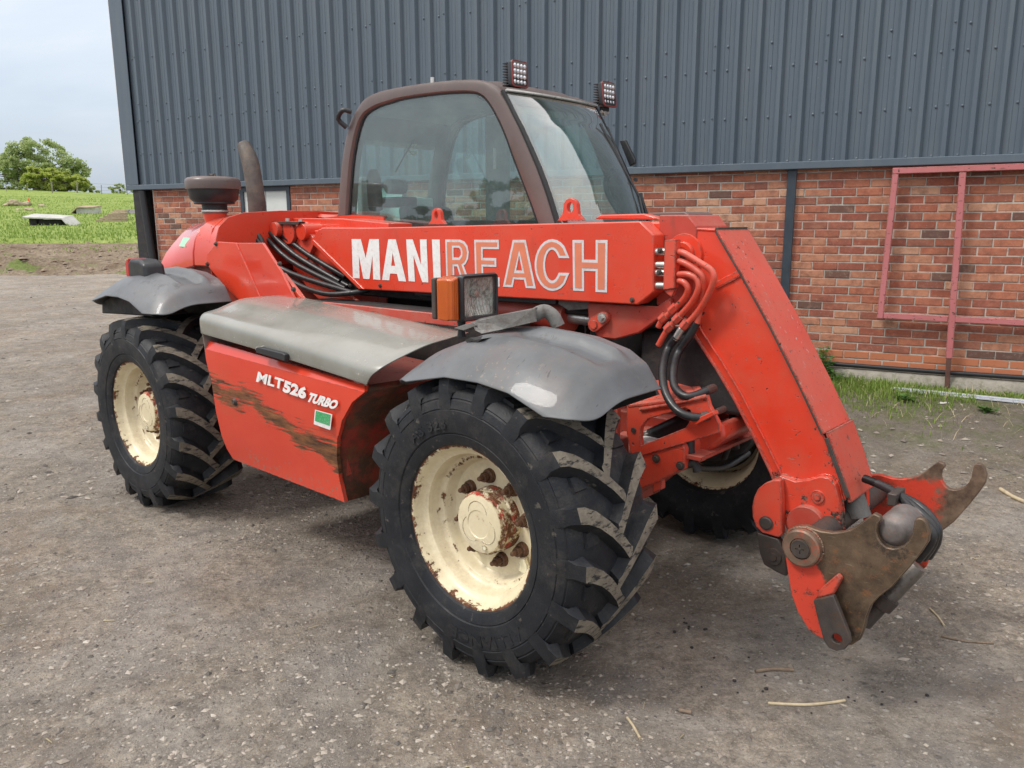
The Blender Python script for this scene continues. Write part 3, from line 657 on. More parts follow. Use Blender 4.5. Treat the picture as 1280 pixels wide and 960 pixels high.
# slate steel posts and the leaning pipe at the corner
MB().box(8.69, 8.772, BY-.034, BY+.02, .40, 2.235).build('steel_post', 'slatepost', barn, bevel=.003)
MB().box(-.335, -.135, -.02, .12, .0, 2.235).build('corner_post', 'void', barn, bevel=.004)
MB().tube([(-.12, -.03, 2.22), (.06, -.03, .2)], .05, 12).build('drain_pipe', 'black', barn, smooth=60)
# windows boarded behind dark frames
for (a, b, c_, d, mt) in ((1.70, 2.56, 1.24, 2.23, 'whiteplate'), (3.42, 4.36, 1.24, 2.23, 'mint')):
    w = MB(); f = .055
    w.box(a, a+f, BY-.012, BY+.04, c_, d).box(b-f, b, BY-.012, BY+.04, c_, d).box(a+f, b-f, BY-.012, BY+.04, c_, c_+f).box(a+f, b-f, BY-.012, BY+.04, d-f, d)
    wf = w.build('window_frame', 'slatepost', barn)
    MB().box(a+f, (a+b)/2-.004, BY+.01, BY+.02, c_+f, d-f).build('window_board', mt, wf)
    MB().box((a+b)/2+.004, b-f, BY+.014, BY+.024, c_+f, d-f).build('window_board', mt, wf)

# pink steel frame leaning against the brick wall
FS = {k: v for k, v in dict(l0=(9.614,2.214), l1=(9.589,0.902), m0=(10.135,2.204), m1=(10.188,0.224), r0=(10.577,2.202), r1=(10.710,0.923)).items()}
fr = empty('steel_frame', None, (WO.x, WO.y, 0), WROT); tag(fr, 'faded pink square-tube steel frame standing against the brick wall', 'frame')
yb = -.045
def rail(a, b, w, name='rail', mat='pink', y0=yb, dep=.05):
    a = Vector((a[0], 0, a[1])); b = Vector((b[0], 0, b[1])); d = (b-a).normalized(); n = Vector((-d.z, 0, d.x))*w/2
    MB().prism([((a+n).x, (a+n).z), ((b+n).x, (b+n).z), ((b-n).x, (b-n).z), ((a-n).x, (a-n).z)], y0-dep/2, y0+dep/2).build(name, mat, fr, bevel=.004)
zt = (9.991,2.195)[1]; zb = (9.852,0.915)[1]
rail((FS['l0'][0]-.026, zt), (13.1, zt+.02), .052, 'top_rail')
rail((FS['l0'][0], zt-.028), (FS['l1'][0], zb-.026), .052, 'upright')
rail((FS['m0'][0], zt-.028), (lerp(FS['m0'][0], FS['m1'][0], .80), .56), .054, 'upright', y0=yb-.003)
rail((FS['l1'][0]+.028, zb), (FS['m1'][0]-.05, zb-.005), .050, 'bottom_rail')
rail((FS['m1'][0]-.0, zb-.005), (13.1, zb-.02), .050, 'bottom_rail')
rail((13.08, zt), (13.05, .25), .052, 'upright')
M['rustypipe'] = simple('rusty_foot', (.13, .06, .045), .8, var=.4, scale=9, bump=.002)
rail((lerp(FS['m0'][0], FS['m1'][0], .80), .56), (FS['m1'][0], .20), .040, 'foot', 'rustypipe')

# bundle of pale aluminium strips on the ground under the frame
st = empty('metal_strips', None, (WO.x, WO.y, 0), WROT); tag(st, 'bundle of long silvery metal strips lying on the moss below the pink frame', 'metal strips')
pA = (9.735,0.285); pB = (10.741,0.308)
for i, (o1, o2, w) in enumerate(((0, 0, .030), (.035, .02, .026), (.07, .055, .03), (.018, .04, .022))):
    a = Vector((pA[0]+.02*i, -.28-o1, .285+.012*(i % 2))); b = Vector((pB[0]+2.2, -.46-o2*1.5, .262+.012*(i % 2)))
    d = (b-a).normalized(); n = Vector((-d.y, d.x, 0))*w/2; u = Vector((0, 0, .011))
    MB().loft([[a+n, a+n+u, a-n+u, a-n], [b+n, b+n+u, b-n+u, b-n]]).build('strip', 'alloy', st)

# ------------------------------------------------------------ the telehandler (local frame: x forward, y left, origin on the ground under the front axle)
TH = math.radians(-41.69)
tele = empty('telehandler', None, (-.1658+.6651*1.12, 2.9423+.7468*1.12, 0), TH)
tag(tele, 'red telescopic handler with grey fenders and lettered boom parked on the gravel', 'telehandler')
WB = 2.90; HY = 1.12; R = .60
def tyre_mesh(direction):
    mb = MB()
    # carcass, outward = -y (outer sidewall), width .41
    prof = [(.325, -.005), (.335, -.022), (.352, -.030), (.375, -.036), (.378, -.033), (.383, -.039), (.43, -.048), (.47, -.047), (.473, -.043), (.478, -.046), (.508, -.038), (.513, -.033), (.518, -.035), (.540, -.018), (.551, .005), (.556, .05), (.559, .10), (.560, .19), (.559, .28), (.556, .34), (.551, .385), (.540, .405), (.50, .430), (.43, .435), (.375, .42), (.335, .40), (.325, .345)]
    mb.lathe(prof, n=96)
    N = 18
    for side in (0, 1):
        for i in range(N):
            a0 = 2*math.pi*(i+(.5 if side else 0)+.12)/N
            st = [(-.046, 0, .470, .478, .034), (-.041, 0, .515, .548, .035), (-.030, .003, .535, .588, .036), (.0, .016, .545, .596, .037), (.05, .062, .548, .600, .036), (.11, .145, .55, .601, .034), (.17, .245, .552, .6015, .033), (.215, .335, .552, .601, .033), (.232, .352, .552, .599, .030)]
            base = []; top = []
            for (y, da, rb, rt, w) in st:
                if side: y = .388-y
                a = a0-direction*da
                tw = w/.6; bw = (w*1.5)/.56
                if y < -.02 or y > .41: bw = tw*1.12
                def P(r, ang): return (r*math.cos(ang), y, r*math.sin(ang))
                base.append((P(rb, a-bw), P(rb, a+bw))); top.append((P(rt, a-tw*.82), P(rt, a+tw*.82)))
            n = len(st)
            vs = []; 
            for k in range(n): vs += [base[k][0], top[k][0], top[k][1], base[k][1]]
            fs = []; ms = []
            for k in range(n-1):
                o = 4*k
                for j, mi in ((0, 0), (1, 1 if k >= 2 else 0), (2, 0)):
                    f = (o+j, o+j+1, o+j+5, o+j+4); fs.append(f if not side else tuple(reversed(f))); ms.append(mi)
            fs.append((0, 1, 2, 3)); ms.append(0); fs.append(tuple(4*(n-1)+q for q in (3, 2, 1, 0))); ms.append(0)
            kk = len(mb.v); mb.v += vs; mb.f += [tuple(q+kk for q in f) for f in fs]; mb.mi += ms
            # little step block in the trough between lugs near the shoulder
            am = a0+math.pi/N; yy = (.388-.012) if side else .012
            b = []
            for (r, dy, da) in ((.548, -.016, .055), (.566, -.010, .045)):
                for (sy, sa) in ((-1, -1), (1, -1), (1, 1), (-1, 1)):
                    b.append((r*math.cos(am+sa*da), yy+.035*(-1 if side else 1)+sy*(.034), r*math.sin(am+sa*da)))
            mb.add(b, [(4, 5, 6, 7), (0, 1, 5, 4), (1, 2, 6, 5), (2, 3, 7, 6), (3, 0, 4, 7)], 0)
    me = bpy.data.meshes.new('tyre'); me.from_pydata(mb.v, [], mb.f); me.polygons.foreach_set('material_index', mb.mi)
    bm = bmesh.new(); bm.from_mesh(me); bmesh.ops.recalc_face_normals(bm, faces=bm.faces); bm.to_mesh(me); bm.free()
    me.materials.append(M['rubber']); me.materials.append(M['tread'])
    me.polygons.foreach_set('use_smooth', [True]*len(me.polygons)); me.set_sharp_from_angle(angle=math.radians(28)); me.update(); return me
tyre_R = tyre_mesh(1); tyre_L = tyre_mesh(-1)
rim_prof = [(.330, .000), (.334, -.006), (.331, -.013), (.322, -.010), (.314, .004), (.309, .022), (.300, .034), (.285, .042), (.279, .058), (.277, .088), (.270, .098), (.262, .103), (.256, .104), (.250, .112), (.246, .140), (.236, .150), (.16, .152), (.08, .152), (.03, .152), (.03, .162), (.16, .162), (.24, .162), (.256, .17), (.262, .22), (.28, .26), (.290, .30), (.312, .325), (.330, .343), (.334, .350), (.325, .352), (.318, .345), (.318, .20), (.318, .02)]
mb = MB(); mb.lathe(rim_prof, n=72, closed=True)
rim_me = mb.mesh('rim'); rim_me.materials.append(M['rim']); rim_me.polygons.foreach_set('use_smooth', [True]*len(rim_me.polygons)); rim_me.set_sharp_from_angle(angle=math.radians(40))
mb = MB(); mb.lathe([(.0001, .048), (.055, .048), (.058, .045), (.108, .047), (.117, .050), (.120, .056), (.121, .064), (.128, .068), (.128, .082), (.122, .086), (.122, .112), (.130, .118), (.132, .152)], n=48)
hub_me = mb.mesh('hub'); hub_me.materials.append(M['hub']); hub_me.polygons.foreach_set('use_smooth', [True]*len(hub_me.polygons)); hub_me.set_sharp_from_angle(angle=math.radians(35))
mb = MB(); mb.lathe([(.0001, .082), (.008, .083), (.010, .087), (.010, .112)], n=10); mb.cyl((0, 0, 0), .020, .108, .130, n=6); mb.lathe([(.021, .130), (.028, .134), (.031, .1515)], n=14)
nut_me = mb.mesh('wheel_nut'); nut_me.materials.append(M['rustnut'] if 'rustnut' in M else simple('rusty_nut', (.11, .055, .032), .65, .2, .45, 30, .001, (.22, .10, .05)))
# face casting lines of the hub cap
mb = MB()
for k in range(3):
    a = math.radians(100+k*120); c0 = (.045*math.cos(a), .045*math.sin(a))
    mb.tube([(c0[0]+.05*math.cos(t), .0462, c0[1]+.05*math.sin(t)) for t in np.linspace(a-1.6, a+1.6, 14)], .0022, 6)
mb.cyl((.045, 0, -.083), .012, .040, .05, n=10)
cap_me = mb.mesh('hub_casting'); cap_me.materials.append(M['cream'])
def ring_text(wheel, body, r0, r1, ang_mid, ang_span, yoff):
    """raised lettering on the sidewall, reading clockwise when the outer face is looked at"""
    me, c = text_mesh(body, .012, res=2)
    a = ang_mid+ang_span/2-c[:, 0]*ang_span
    r = r0+(r1-r0)*c[:, 2]
    p = np.c_[r*np.cos(a), yoff+c[:, 1]*.0022, r*np.sin(a)]
    me.vertices.foreach_set('co', p.ravel()); me.update(); link('sidewall_lettering', me, 'rubber', wheel)
def wheel(x, side, steer=0, spin=0.0, text=False):
    w = empty('wheel', tele, (x, -HY if side < 0 else HY, R), 0 if side < 0 else math.pi); w.rotation_euler[2] += math.radians(steer)
    for nme, me in (('tyre', tyre_R if side < 0 else tyre_L), ('rim', rim_me), ('hub', hub_me), ('hub_casting', cap_me)):
        o = bpy.data.objects.new(nme, me); COL.objects.link(o); o.parent = w
        if nme == 'tyre': o.rotation_euler = (0, spin, 0)
        if nme in ('hub', 'hub_casting'): o.rotation_euler = (0, spin*2, 0)
    for k in range(8):
        a = math.radians(45*k+11)
        o = bpy.data.objects.new('wheel_nut', nut_me); COL.objects.link(o); o.parent = w; o.location = (.172*math.cos(a), 0, .172*math.sin(a))
    MB().prism([(-.022, -.03), (.022, -.034), (.026, .0), (.012, .034), (-.016, .03)], -.0, .012).build('valve_cover', 'cream', w, loc=(.165, .122, -.15))
    return w
def text_on(w):
    ring_text(w, 'ALLIANCE', .415, .462, math.radians(-72), .95, -.0475)
    ring_text(w, 'AS 323', .398, .440, math.radians(116), .55, -.0470)
w1 = wheel(0, -1, -.7, .05, True); text_on(w1)
w2 = wheel(-WB, -1, 0, .21, True)
wheel(0, 1, 0, .3); wheel(-WB, 1, 0, .12)

# ---- fenders
def fender(cx, cz, side):
    xs_in = [-.42, -.38, -.28, -.106, .1, .3, .44, .516, .575]; z_in = [1.11, 1.18, 1.262, 1.325, 1.345, 1.33, 1.295, 1.25, 1.165]
    xs_l = [-.42, -.34, -.07, .1, .25, .46, .58]; z_l = [1.085, 1.14, 1.195, 1.196, 1.178, 1.10, 1.035]
    U_, V_ = 100, 56; vs = []
    for i in range(U_+1):
        u = i/U_
        for j in range(V_+1):
            v = j/V_; x = lerp(-.42+.13*v**11, .580-.17*v**12, u); zc = interp(x, xs_in, z_in); zl = interp(x, xs_l, z_l); yo = -1.175
            g = max(0, (v-.34)/.66)**2.5; y = lerp(-.70, yo, v**.93)
            z = lerp(zc, zl, g)
            # pressed panel along the top
            e = min(max((x+.02)/.10, 0), 1)*min(max((.47-x)/.03, 0), 1); q = min(max((v-.22)/.05, 0), 1)*min(max((.50-v)/.035, 0), 1)
            rdg = math.exp(-((v-.17)/.04)**2)*min(max((x+.28)/.15, 0), 1)*min(max((.50-x)/.06, 0), 1)
            z += -.026*e*e*(3-2*e)*q*q*(3-2*q)+.020*rdg
            vs.append((cx+x-.0, side*-y if side > 0 else y, z+cz))
    fs = [(i*(V_+1)+j, i*(V_+1)+j+1, (i+1)*(V_+1)+j+1, (i+1)*(V_+1)+j) for i in range(U_) for j in range(V_)]
    me = bpy.data.meshes.new('fender'); me.from_pydata(vs, [], fs)
    bm = bmesh.new(); bm.from_mesh(me); bmesh.ops.recalc_face_normals(bm, faces=bm.faces)
    if sum(f.normal.z for f in bm.faces) < 0: bmesh.ops.reverse_faces(bm, faces=bm.faces)
    # soften the piecewise curve
    for _ in range(3): bmesh.ops.smooth_vert(bm, verts=[v for v in bm.verts if not v.is_boundary], factor=.5, use_axis_x=True, use_axis_y=True, use_axis_z=True)
    bm.to_mesh(me); bm.free()
    o = link('fender', me, 'fender', tele, smooth=50)
    so = o.modifiers.new('thickness', 'SOLIDIFY'); so.thickness = .007; so.offset = -1
    b = o.modifiers.new('rolled_edge', 'BEVEL'); b.width = .002; b.segments = 2; b.angle_limit = math.radians(50)
    return o
fender(0, 0, -1); fender(-3.0, .135, -1); fender(-.20, -.02, 1); fender(-3.0, .135, 1)
# liners that close the fender against the body
for (cx, cz) in ((0, 0), (-3.0, .135)):
    MB().prism([(cx-.40, 1.09+cz), (cx-.27, 1.235+cz), (cx+.1, 1.32+cz), (cx+.5, 1.24+cz), (cx+.57, 1.14+cz), (cx+.3, 1.02+cz), (cx-.2, 1.02+cz)], -.715, -.695).build('fender_stay', 'void', tele)

# ---- engine pod between the wheels: scraped red panel, arch liner, grey lid
rows = [(-1.062, (-2.068,1.135), (-0.691,1.062)), (-1.084, (-2.060,1.090), (-0.669,1.040)), (-1.082, (-2.057,1.028), (-0.764,0.980)), (-1.072, (-2.032,0.891), (-0.855,0.883)), (-1.052, (-2.049,0.731), (-0.929,0.775)), (-1.032, (-2.045,0.589), (-0.967,0.678)), (-1.015, (-2.026,0.510), (-0.980,0.568)), (-1.0, (-1.995,0.456), (-0.965,0.443))]
ch = []
for (y, a, b) in rows: ch.append([(lerp(a[0], b[0], t), y, lerp(a[1], b[1], t)) for t in np.linspace(0, 1, 12)])
fine = []
for i in range(len(ch)-1):
    for t in (0, .5): fine.append([tuple(lerp(p[k], q[k], t) for k in range(3)) for p, q in zip(ch[i], ch[i+1])])
fine.append(ch[-1])
mb = MB(); n = 12; vs = [p for r_ in fine for p in r_]; vb = [(x, y+.02, z) for x, y, z in vs]; N_ = len(fine)
fs = [(i*n+j, i*n+j+1, (i+1)*n+j+1, (i+1)*n+j) for i in range(N_-1) for j in range(n-1)]
per = [j for j in range(n)]+[i*n+n-1 for i in range(1, N_)]+[(N_-1)*n+j for j in range(n-2, -1, -1)]+[i*n for i in range(N_-2, 0, -1)]
mb.add(vs+vb, fs+[tuple(k+len(vs) for k in reversed(f)) for f in fs]+[(per[k], per[(k+1) % len(per)], per[(k+1) % len(per)]+len(vs), per[k]+len(vs)) for k in range(len(per))])
pod = mb.build('pod_panel', 'podpanel', tele, smooth=24)
edge = [r_[2] for r_ in rows]; ey = [r_[0]+.021 for r_ in rows]
# arch liner follows the front edge of the panel and curls up under the lid
mb = MB(); secs = []
prof = [(x-.004, z) for x, z in edge]
for (yy, dz, dx) in ((0, 0, 0), (.18, .0, .02), (.36, .0, .035), (.60, 0, .04)):
    secs.append([(x+dx*(1 if z > .7 else .3), y+yy, z) for (x, z), y in zip(prof, ey)])
vs = [p for s_ in secs for p in s_]; n = len(prof)
fs = [(i*n+j, i*n+j+1, (i+1)*n+j+1, (i+1)*n+j) for i in range(3) for j in range(n-1)]
me = bpy.data.meshes.new('arch_liner'); me.from_pydata(vs, [], fs); o = link('arch_liner', me, 'arch', tele, smooth=50); so = o.modifiers.new('t', 'SOLIDIFY'); so.thickness = .004
MB().prism([(rows[-1][1][0]+.02, rows[-1][1][1]+.01), (rows[3][1][0]+.02, rows[3][1][1]), (rows[1][1][0]+.02, 1.10), (edge[1][0]-.03, 1.04), (edge[2][0]-.03, edge[2][1]), (edge[4][0]-.03, edge[4][1]), (edge[-1][0]-.03, edge[-1][1]+.01)], -.97, -.42).build('pod_box', 'red_dull', tele)
# lid
rear = [(-2.056,-1.100,1.176), (-2.053,-1.104,1.237), (-2.056,-1.095,1.267), (-2.075,-1.060,1.286), (-2.069,-0.990,1.301), (-2.037,-0.870,1.346), (-2.028,-0.760,1.353), (-2.025,-0.580,1.354)]
frnt = [(-0.634,-1.100,1.079), (-0.599,-1.104,1.119), (-0.565,-1.095,1.148), (-0.538,-1.060,1.176), (-0.507,-0.990,1.209), (-0.496,-0.870,1.240), (-0.504,-0.760,1.250), (-0.526,-0.580,1.262)]
secs = []
for t in np.linspace(0, 1, 20):
    q = [tuple(lerp(a[k], b[k], t) for k in range(3)) for a, b in zip(rear, frnt)]
    q = smoothpoly(q, 3); q = [(x, y, z+.006*math.sin(math.pi*t)) for x, y, z in q]
    secs.append(q)
n = len(secs[0]); vs = [p for s_ in secs for p in s_]
fs = [(i*n+j, i*n+j+1, (i+1)*n+j+1, (i+1)*n+j) for i in range(19) for j in range(n-1)]
me = bpy.data.meshes.new('pod_lid'); me.from_pydata(vs, [], fs)
bm = bmesh.new(); bm.from_mesh(me); bmesh.ops.recalc_face_normals(bm, faces=bm.faces)
if sum(f.normal.z for f in bm.faces) < 0: bmesh.ops.reverse_faces(bm, faces=bm.faces)
bm.to_mesh(me); bm.free()
lid = link('pod_lid', me, 'lid', tele, smooth=40); so = lid.modifiers.new('t', 'SOLIDIFY'); so.thickness = .006; so.offset = -1
b = lid.modifiers.new('b', 'BEVEL'); b.width = .002; b.segments = 2; b.angle_limit = math.radians(50)
# rear end plate of the lid
MB().loft([[(x+.006, y+.004, z-.004) for x, y, z in rear]+[(rear[-1][0], -.58, 1.05), (rear[0][0], -1.08, 1.05)], [(x+.012, y+.004, z-.004) for x, y, z in rear]+[(rear[-1][0]+.006, -.58, 1.05), (rear[0][0]+.006, -1.08, 1.05)]]).build('lid_end', 'lid', lid)
# latch
a = (-1.458,-1.110,1.150); b = (-1.207,-1.110,1.141)
lt = MB(); lt.prism([(a[0]+.0, a[2]-.014), (b[0], b[2]-.02), (b[0]+.002, b[2]+.012), (b[0]-.015, b[2]+.018), (a[0]+.02, a[2]+.017), (a[0], a[2]+.010)], -1.130, -1.104).build('latch', 'black', lid, bevel=.004)
MB().cyl((a[0]-.004, 0, a[2]+.004), .010, -1.122, -1.102, n=14).build('latch_screw', 'zinc', lid)
c = (-1.813,-1.062,0.827)
kb = MB(); kb.lathe([(.0001, -.012), (.012, -.014), (.016, -.010), (.020, -.004), (.024, .0), (.024, .004)], (c[0], -1.062, c[2]), 'y', 20).build('panel_lock', 'dark_steel', pod, smooth=40)
# lettering and sticker on the pod
pz = lambda q, y=-1.0755: q
place_text('lettering', 'MLT', [(-1.537,-1.091,0.976), (-1.296,-1.091,0.967), (-1.280,-1.091,1.019), (-1.511,-1.091,1.030)], .002, 'white', pod, offset=.028)
place_text('lettering', '526', [(-1.302,-1.090,0.956), (-1.111,-1.090,0.944), (-1.090,-1.090,1.003), (-1.278,-1.090,1.019)], .002, 'white', pod, offset=.05)
place_text('lettering', 'TURBO', [(-1.101,-1.088,0.935), (-0.877,-1.088,0.929), (-0.852,-1.088,0.975), (-1.071,-1.088,0.984)], .002, 'white', pod, offset=.05, shear=.25)
q = [(-1.074,-1.076,0.828), (-0.945,-1.076,0.821), (-0.912,-1.084,0.902), (-1.046,-1.084,0.904)]
mb = MB(); mb.add([*(q), *[(x, y-.0015, z) for x, y, z in q]], [(0, 1, 2, 3), (4, 5, 6, 7), (0, 1, 5, 4), (1, 2, 6, 5), (2, 3, 7, 6), (3, 0, 4, 7)]); mb.build('sticker', 'white', pod)
qi = [tuple(lerp(lerp(q[0][k], q[1][k], u), lerp(q[3][k], q[2][k], u), v)-(.002 if k == 1 else 0) for k in range(3)) for u, v in ((.07, .26), (.93, .26), (.93, .95), (.07, .95))]
mb = MB(); mb.add([*(qi), *[(x, y-.001, z) for x, y, z in qi]], [(0, 1, 2, 3), (4, 5, 6, 7), (0, 1, 5, 4), (1, 2, 6, 5), (2, 3, 7, 6), (3, 0, 4, 7)]); mb.build('sticker_print', 'greendecal', pod)

# ---- chassis core
MB().box(-3.35, .12, -.42, -.20, .56, .80).box(-3.35, .12, .20, .42, .56, .80).box(-3.2, -2.6, -.2, .2, .5, .9).box(-1.2, -.9, -.2, .2, .5, .8).build('chassis', 'red_dull', tele, bevel=.006)
MB().box(-2.15, -.50, -.40, -.17, .8, 1.30).box(-2.4, -.5, -.17, .12, .50, 1.12).build('hydraulic_tank', 'void', tele, bevel=.01)
mb = MB(); mb.tube([(-WB, -.74, .6), (-WB, -.45, .6), (-WB, -.3, .6), (-WB, .3, .6), (-WB, .45, .6), (-WB, .74, .6)], [.10, .095, .13, .13, .095, .10], 16); mb.build('rear_axle', 'red_dull', tele, smooth=50)
mb = MB(); mb.tube([(0, -.80, .6), (0, -.55, .6), (0, -.35, .6), (0, -.2, .6), (0, .2, .6), (0, .35, .6), (0, .55, .6), (0, .80, .6)], [.12, .10, .10, .15, .15, .10, .10, .12], 18); mb.box(-.12, .10, -.12, .12, .45, .72); mb.build('front_axle', 'red_dull', tele, smooth=50)
# diagonal frame plate under the rear of the boom
MB().prism([(-2.697,1.588), (-2.540,1.653), (-2.241,1.431), (-1.859,1.277), (-1.819,1.172), (-2.085,1.161), (-2.416,1.336)], -.16, -.138).build('frame_cheek', 'red_worn', tele, bevel=.006)

# ---- rear bodywork
def hoodsec(x, pts, far=.62, zb=1.20):
    near = [(-.62, zb)]+pts; 
    mir = [(min(far, -y), z) for y, z in reversed(pts)]+[(far, zb)]
    return [(x, y, z) for y, z in near+mir]
H0 = [(-.62, 1.44), (-.62, 1.485), (-.575, 1.56), (-.53, 1.61), (-.45, 1.69), (-.37, 1.75), (-.15, 1.79)]
H1 = [(-.625, 1.50), (-.622, 1.578), (-.60, 1.66), (-.555, 1.735), (-.48, 1.785), (-.38, 1.81), (-.15, 1.83)]
s_in = [(y*.93, z-.08) for y, z in H0]
def hs(x, A, B, t, zb=None): return hoodsec(x, [(lerp(a[0], b[0], t), lerp(a[1], b[1], t)) for a, b in zip(A, B)], zb=zb if zb else lerp(1.41, 1.485, t))
hood = MB().loft([hs(-3.54, s_in, H1, 0, 1.41), hs(-3.50, H0, H1, 0), hs(-3.35, H0, H1, .25), hs(-3.2, H0, H1, .6), hs(-3.015, H0, H1, 1)]).build('engine_hood', 'red_glossy', tele, bevel=.012, seg=3)
S1 = [(-.625, 1.495), (-.622, 1.575), (-.605, 1.66), (-.565, 1.735), (-.49, 1.79), (-.38, 1.815), (-.15, 1.835)]
S2 = [(-.63, 1.50), (-.628, 1.575), (-.625, 1.66), (-.60, 1.74), (-.53, 1.80), (-.42, 1.83), (-.15, 1.845)]
MB().loft([hoodsec(-3.0, S1, zb=1.49), hoodsec(-2.85, S1, zb=1.49), hoodsec(-2.70, S2, zb=1.49)]).build('hood_surround', 'red', tele, bevel=.008)
q = [(-3.223,-0.600,1.609), (-3.129,-0.600,1.605), (-3.131,-0.560,1.670), (-3.225,-0.560,1.672)]
# side wall: slanted panel, glossy panel, box frame below
yw = -.635
MB().prism([(-2.823,1.503), (-2.802,1.574), (-2.660,1.651), (-2.442,1.646), (-2.205,1.320), (-2.452,1.295), (-2.622,1.380)], yw, yw+.02).build('body_corner_panel', 'red', tele, bevel=.004)
MB().prism([(-2.449,1.646), (-2.159,1.650), (-1.977,1.484), (-1.856,1.331), (-2.213,1.309)], -.628, -.610).build('body_side_panel', 'red_glossy', tele, bevel=.004)
MB().prism([(-2.022,1.481), (-1.871,1.373), (-1.776,1.298), (-1.900,1.317)], -.60, -.57).build('body_side_flange', 'red', tele, bevel=.003)
MB().prism([(-3.46, 1.36), (-3.40, 1.43), (-3.0, 1.50), (-2.86, 1.50), (-2.62, 1.36), (-2.45, 1.22), (-2.3, 1.05), (-3.3, 1.05)], -.55, .55).build('rear_frame', 'red_dull', tele, bevel=.01)
MB().loft([hoodsec(-2.80, [(y*.985, z-.01) for y, z in S2], zb=1.3), hoodsec(-2.79, [(y*.985, z-.01) for y, z in S2], zb=1.3)]).build('well_back_wall', 'red', tele)
MB().prism([(-2.62, 1.2), (-2.62, 1.80), (-2.3, 1.815), (-1.98, 1.80), (-1.98, 1.2)], .135, .147).build('well_side_wall', 'red', tele)
mb = MB(); mb.loft([[(x, .13, 1.79+dz), (x, .16, 1.812+dz), (x, .60, 1.812+dz), (x, .60, 1.79+dz)] for x, dz in ((-3.0, .02), (-2.7, .012), (-2.5, 0))]); mb.build('top_cover', 'red', tele, bevel=.004)
mb = MB(); mb.prism([(-2.850,1.740), (-2.700,1.796), (-2.160,1.790), (-1.701,1.759), (-1.704,1.708), (-2.639,1.650)], -.06, .13); mb.build('boom_rear_cover', 'red', tele, bevel=.006)
# pivot casting, pins
pv = MB()
c = (-2.554,-0.160,1.700); pv.cyl((c[0], 0, c[2]), .075, -.20, .16, n=20); pv.cyl((c[0]-.10, 0, c[2]+.02), .05, -.24, -.14, n=16)
pv.prism([(-2.787,1.704), (-2.437,1.746), (-2.287,1.656), (-2.416,1.501), (-2.642,1.536)], -.17, -.12); pv.build('boom_pivot', 'red_worn', tele, bevel=.004)
c = (-2.402,-0.140,1.706); MB().cyl((c[0], 0, c[2]), .055, -.2, .12, n=18).build('boom_pivot_pin', 'red', tele, bevel=.004)
# bolts
mb = MB()
for p in ((-2.678,-0.640,1.636), (-2.803,-0.640,1.509), (-1.852,-0.640,1.395), (-1.978,-0.640,1.534)): mb.lathe([(.0001, -.012), (.008, -.012), (.009, -.003), (.014, -.002), (.014, .006)], (p[0], -.637, p[2]), 'y', 10)
mb.build('body_bolts', 'dark_steel', tele)['kind'] = 'stuff'
# hood sticker
q = [(-3.248,-0.585,1.611), (-3.153,-0.585,1.607), (-3.126,-0.560,1.667), (-3.220,-0.560,1.672)]
mb = MB(); q2 = [(x+.0, y-.05, z) for x, y, z in q]
mb.add(q+[(x, y-.002, z+.001) for x, y, z in q], [(0, 1, 2, 3), (4, 5, 6, 7), (0, 1, 5, 4), (1, 2, 6, 5), (2, 3, 7, 6), (3, 0, 4, 7)]); sticker_o = mb.build('sticker', 'palegreen', hood, loc=(0, -.012, .0))
# lifting eye on the hood
mb = MB(); c = (-2.896,-0.300,1.794); mb.prism([(c[0]-.09, c[2]-.03), (c[0]-.05, c[2]+.02), (c[0], c[2]+.035), (c[0]+.07, c[2]+.01), (c[0]+.12, c[2]-.03)], -.31, -.27); mb.build('hood_catch', 'red', tele, bevel=.004)
# pre-cleaner on its stub, exhaust
c = (-3.040,-0.450,1.737); px_, pz_ = c[0]+.0, c[2]
top = (-2.991,-0.450,2.057)[2]; mid = (-3.002,-0.450,1.986)[2]; low = (-3.017,-0.450,1.888)[2]; nk = (-3.024,-0.450,1.842)[2]
px_ = (-3.005,-0.450,1.965)[0]
MB().lathe([(.045, pz_-.15), (.062, pz_), (.078, nk-.01), (.080, nk+.003)], (px_, -.45, 0), 'z', 28).build('intake_stub', 'red', tele, smooth=60)
pc = MB().lathe([(.083, nk-.012), (.083, nk+.01), (.080, nk+.012), (.080, low-.005), (.125, low-.002), (.130, low+.006), (.128, low+.012), (.150, low+.030), (.162, mid-.01), (.164, mid+.004), (.160, mid+.008)], (px_, -.45, 0), 'z', 40).build('pre_cleaner', 'black', tele, smooth=40)
MB().lathe([(.150, mid), (.173, mid-.004), (.175, mid+.004), (.175, top-.028), (.172, top-.014), (.160, top-.003), (.13, top+.004), (.0001, top+.008)], (px_, -.45, 0), 'z', 40).build('pre_cleaner_lid', 'cabframe', pc, smooth=50)
MB().tube([(px_-.035, -.45, top+.004), (px_-.03, -.45, top+.022), (px_, -.45, top+.014), (px_+.03, -.45, top+.022), (px_+.035, -.45, top+.004)], .006, 6).build('wing_nut', 'dark_steel', pc)
MB().lathe([(.0845, nk-.008), (.086, nk-.004), (.086, nk+.002), (.0845, nk+.006)], (px_, -.45, 0), 'z', 28).build('hose_clip', 'zinc', pc)
e = [(-3.153,-0.050,1.701), (-3.150,-0.050,1.896), (-3.172,-0.050,2.062), (-3.207,-0.050,2.201), (-3.279,-0.050,2.309)]
M['exhaust'] = simple('sooty_exhaust_steel', (.115, .10, .09), .62, .35, .45, 7, .001, (.20, .15, .11))
mb = MB(); mb.tube(e, [.063, .062, .060, .060, .046], 18, smooth=4); mb.build('exhaust_pipe', 'exhaust', tele, smooth=60)
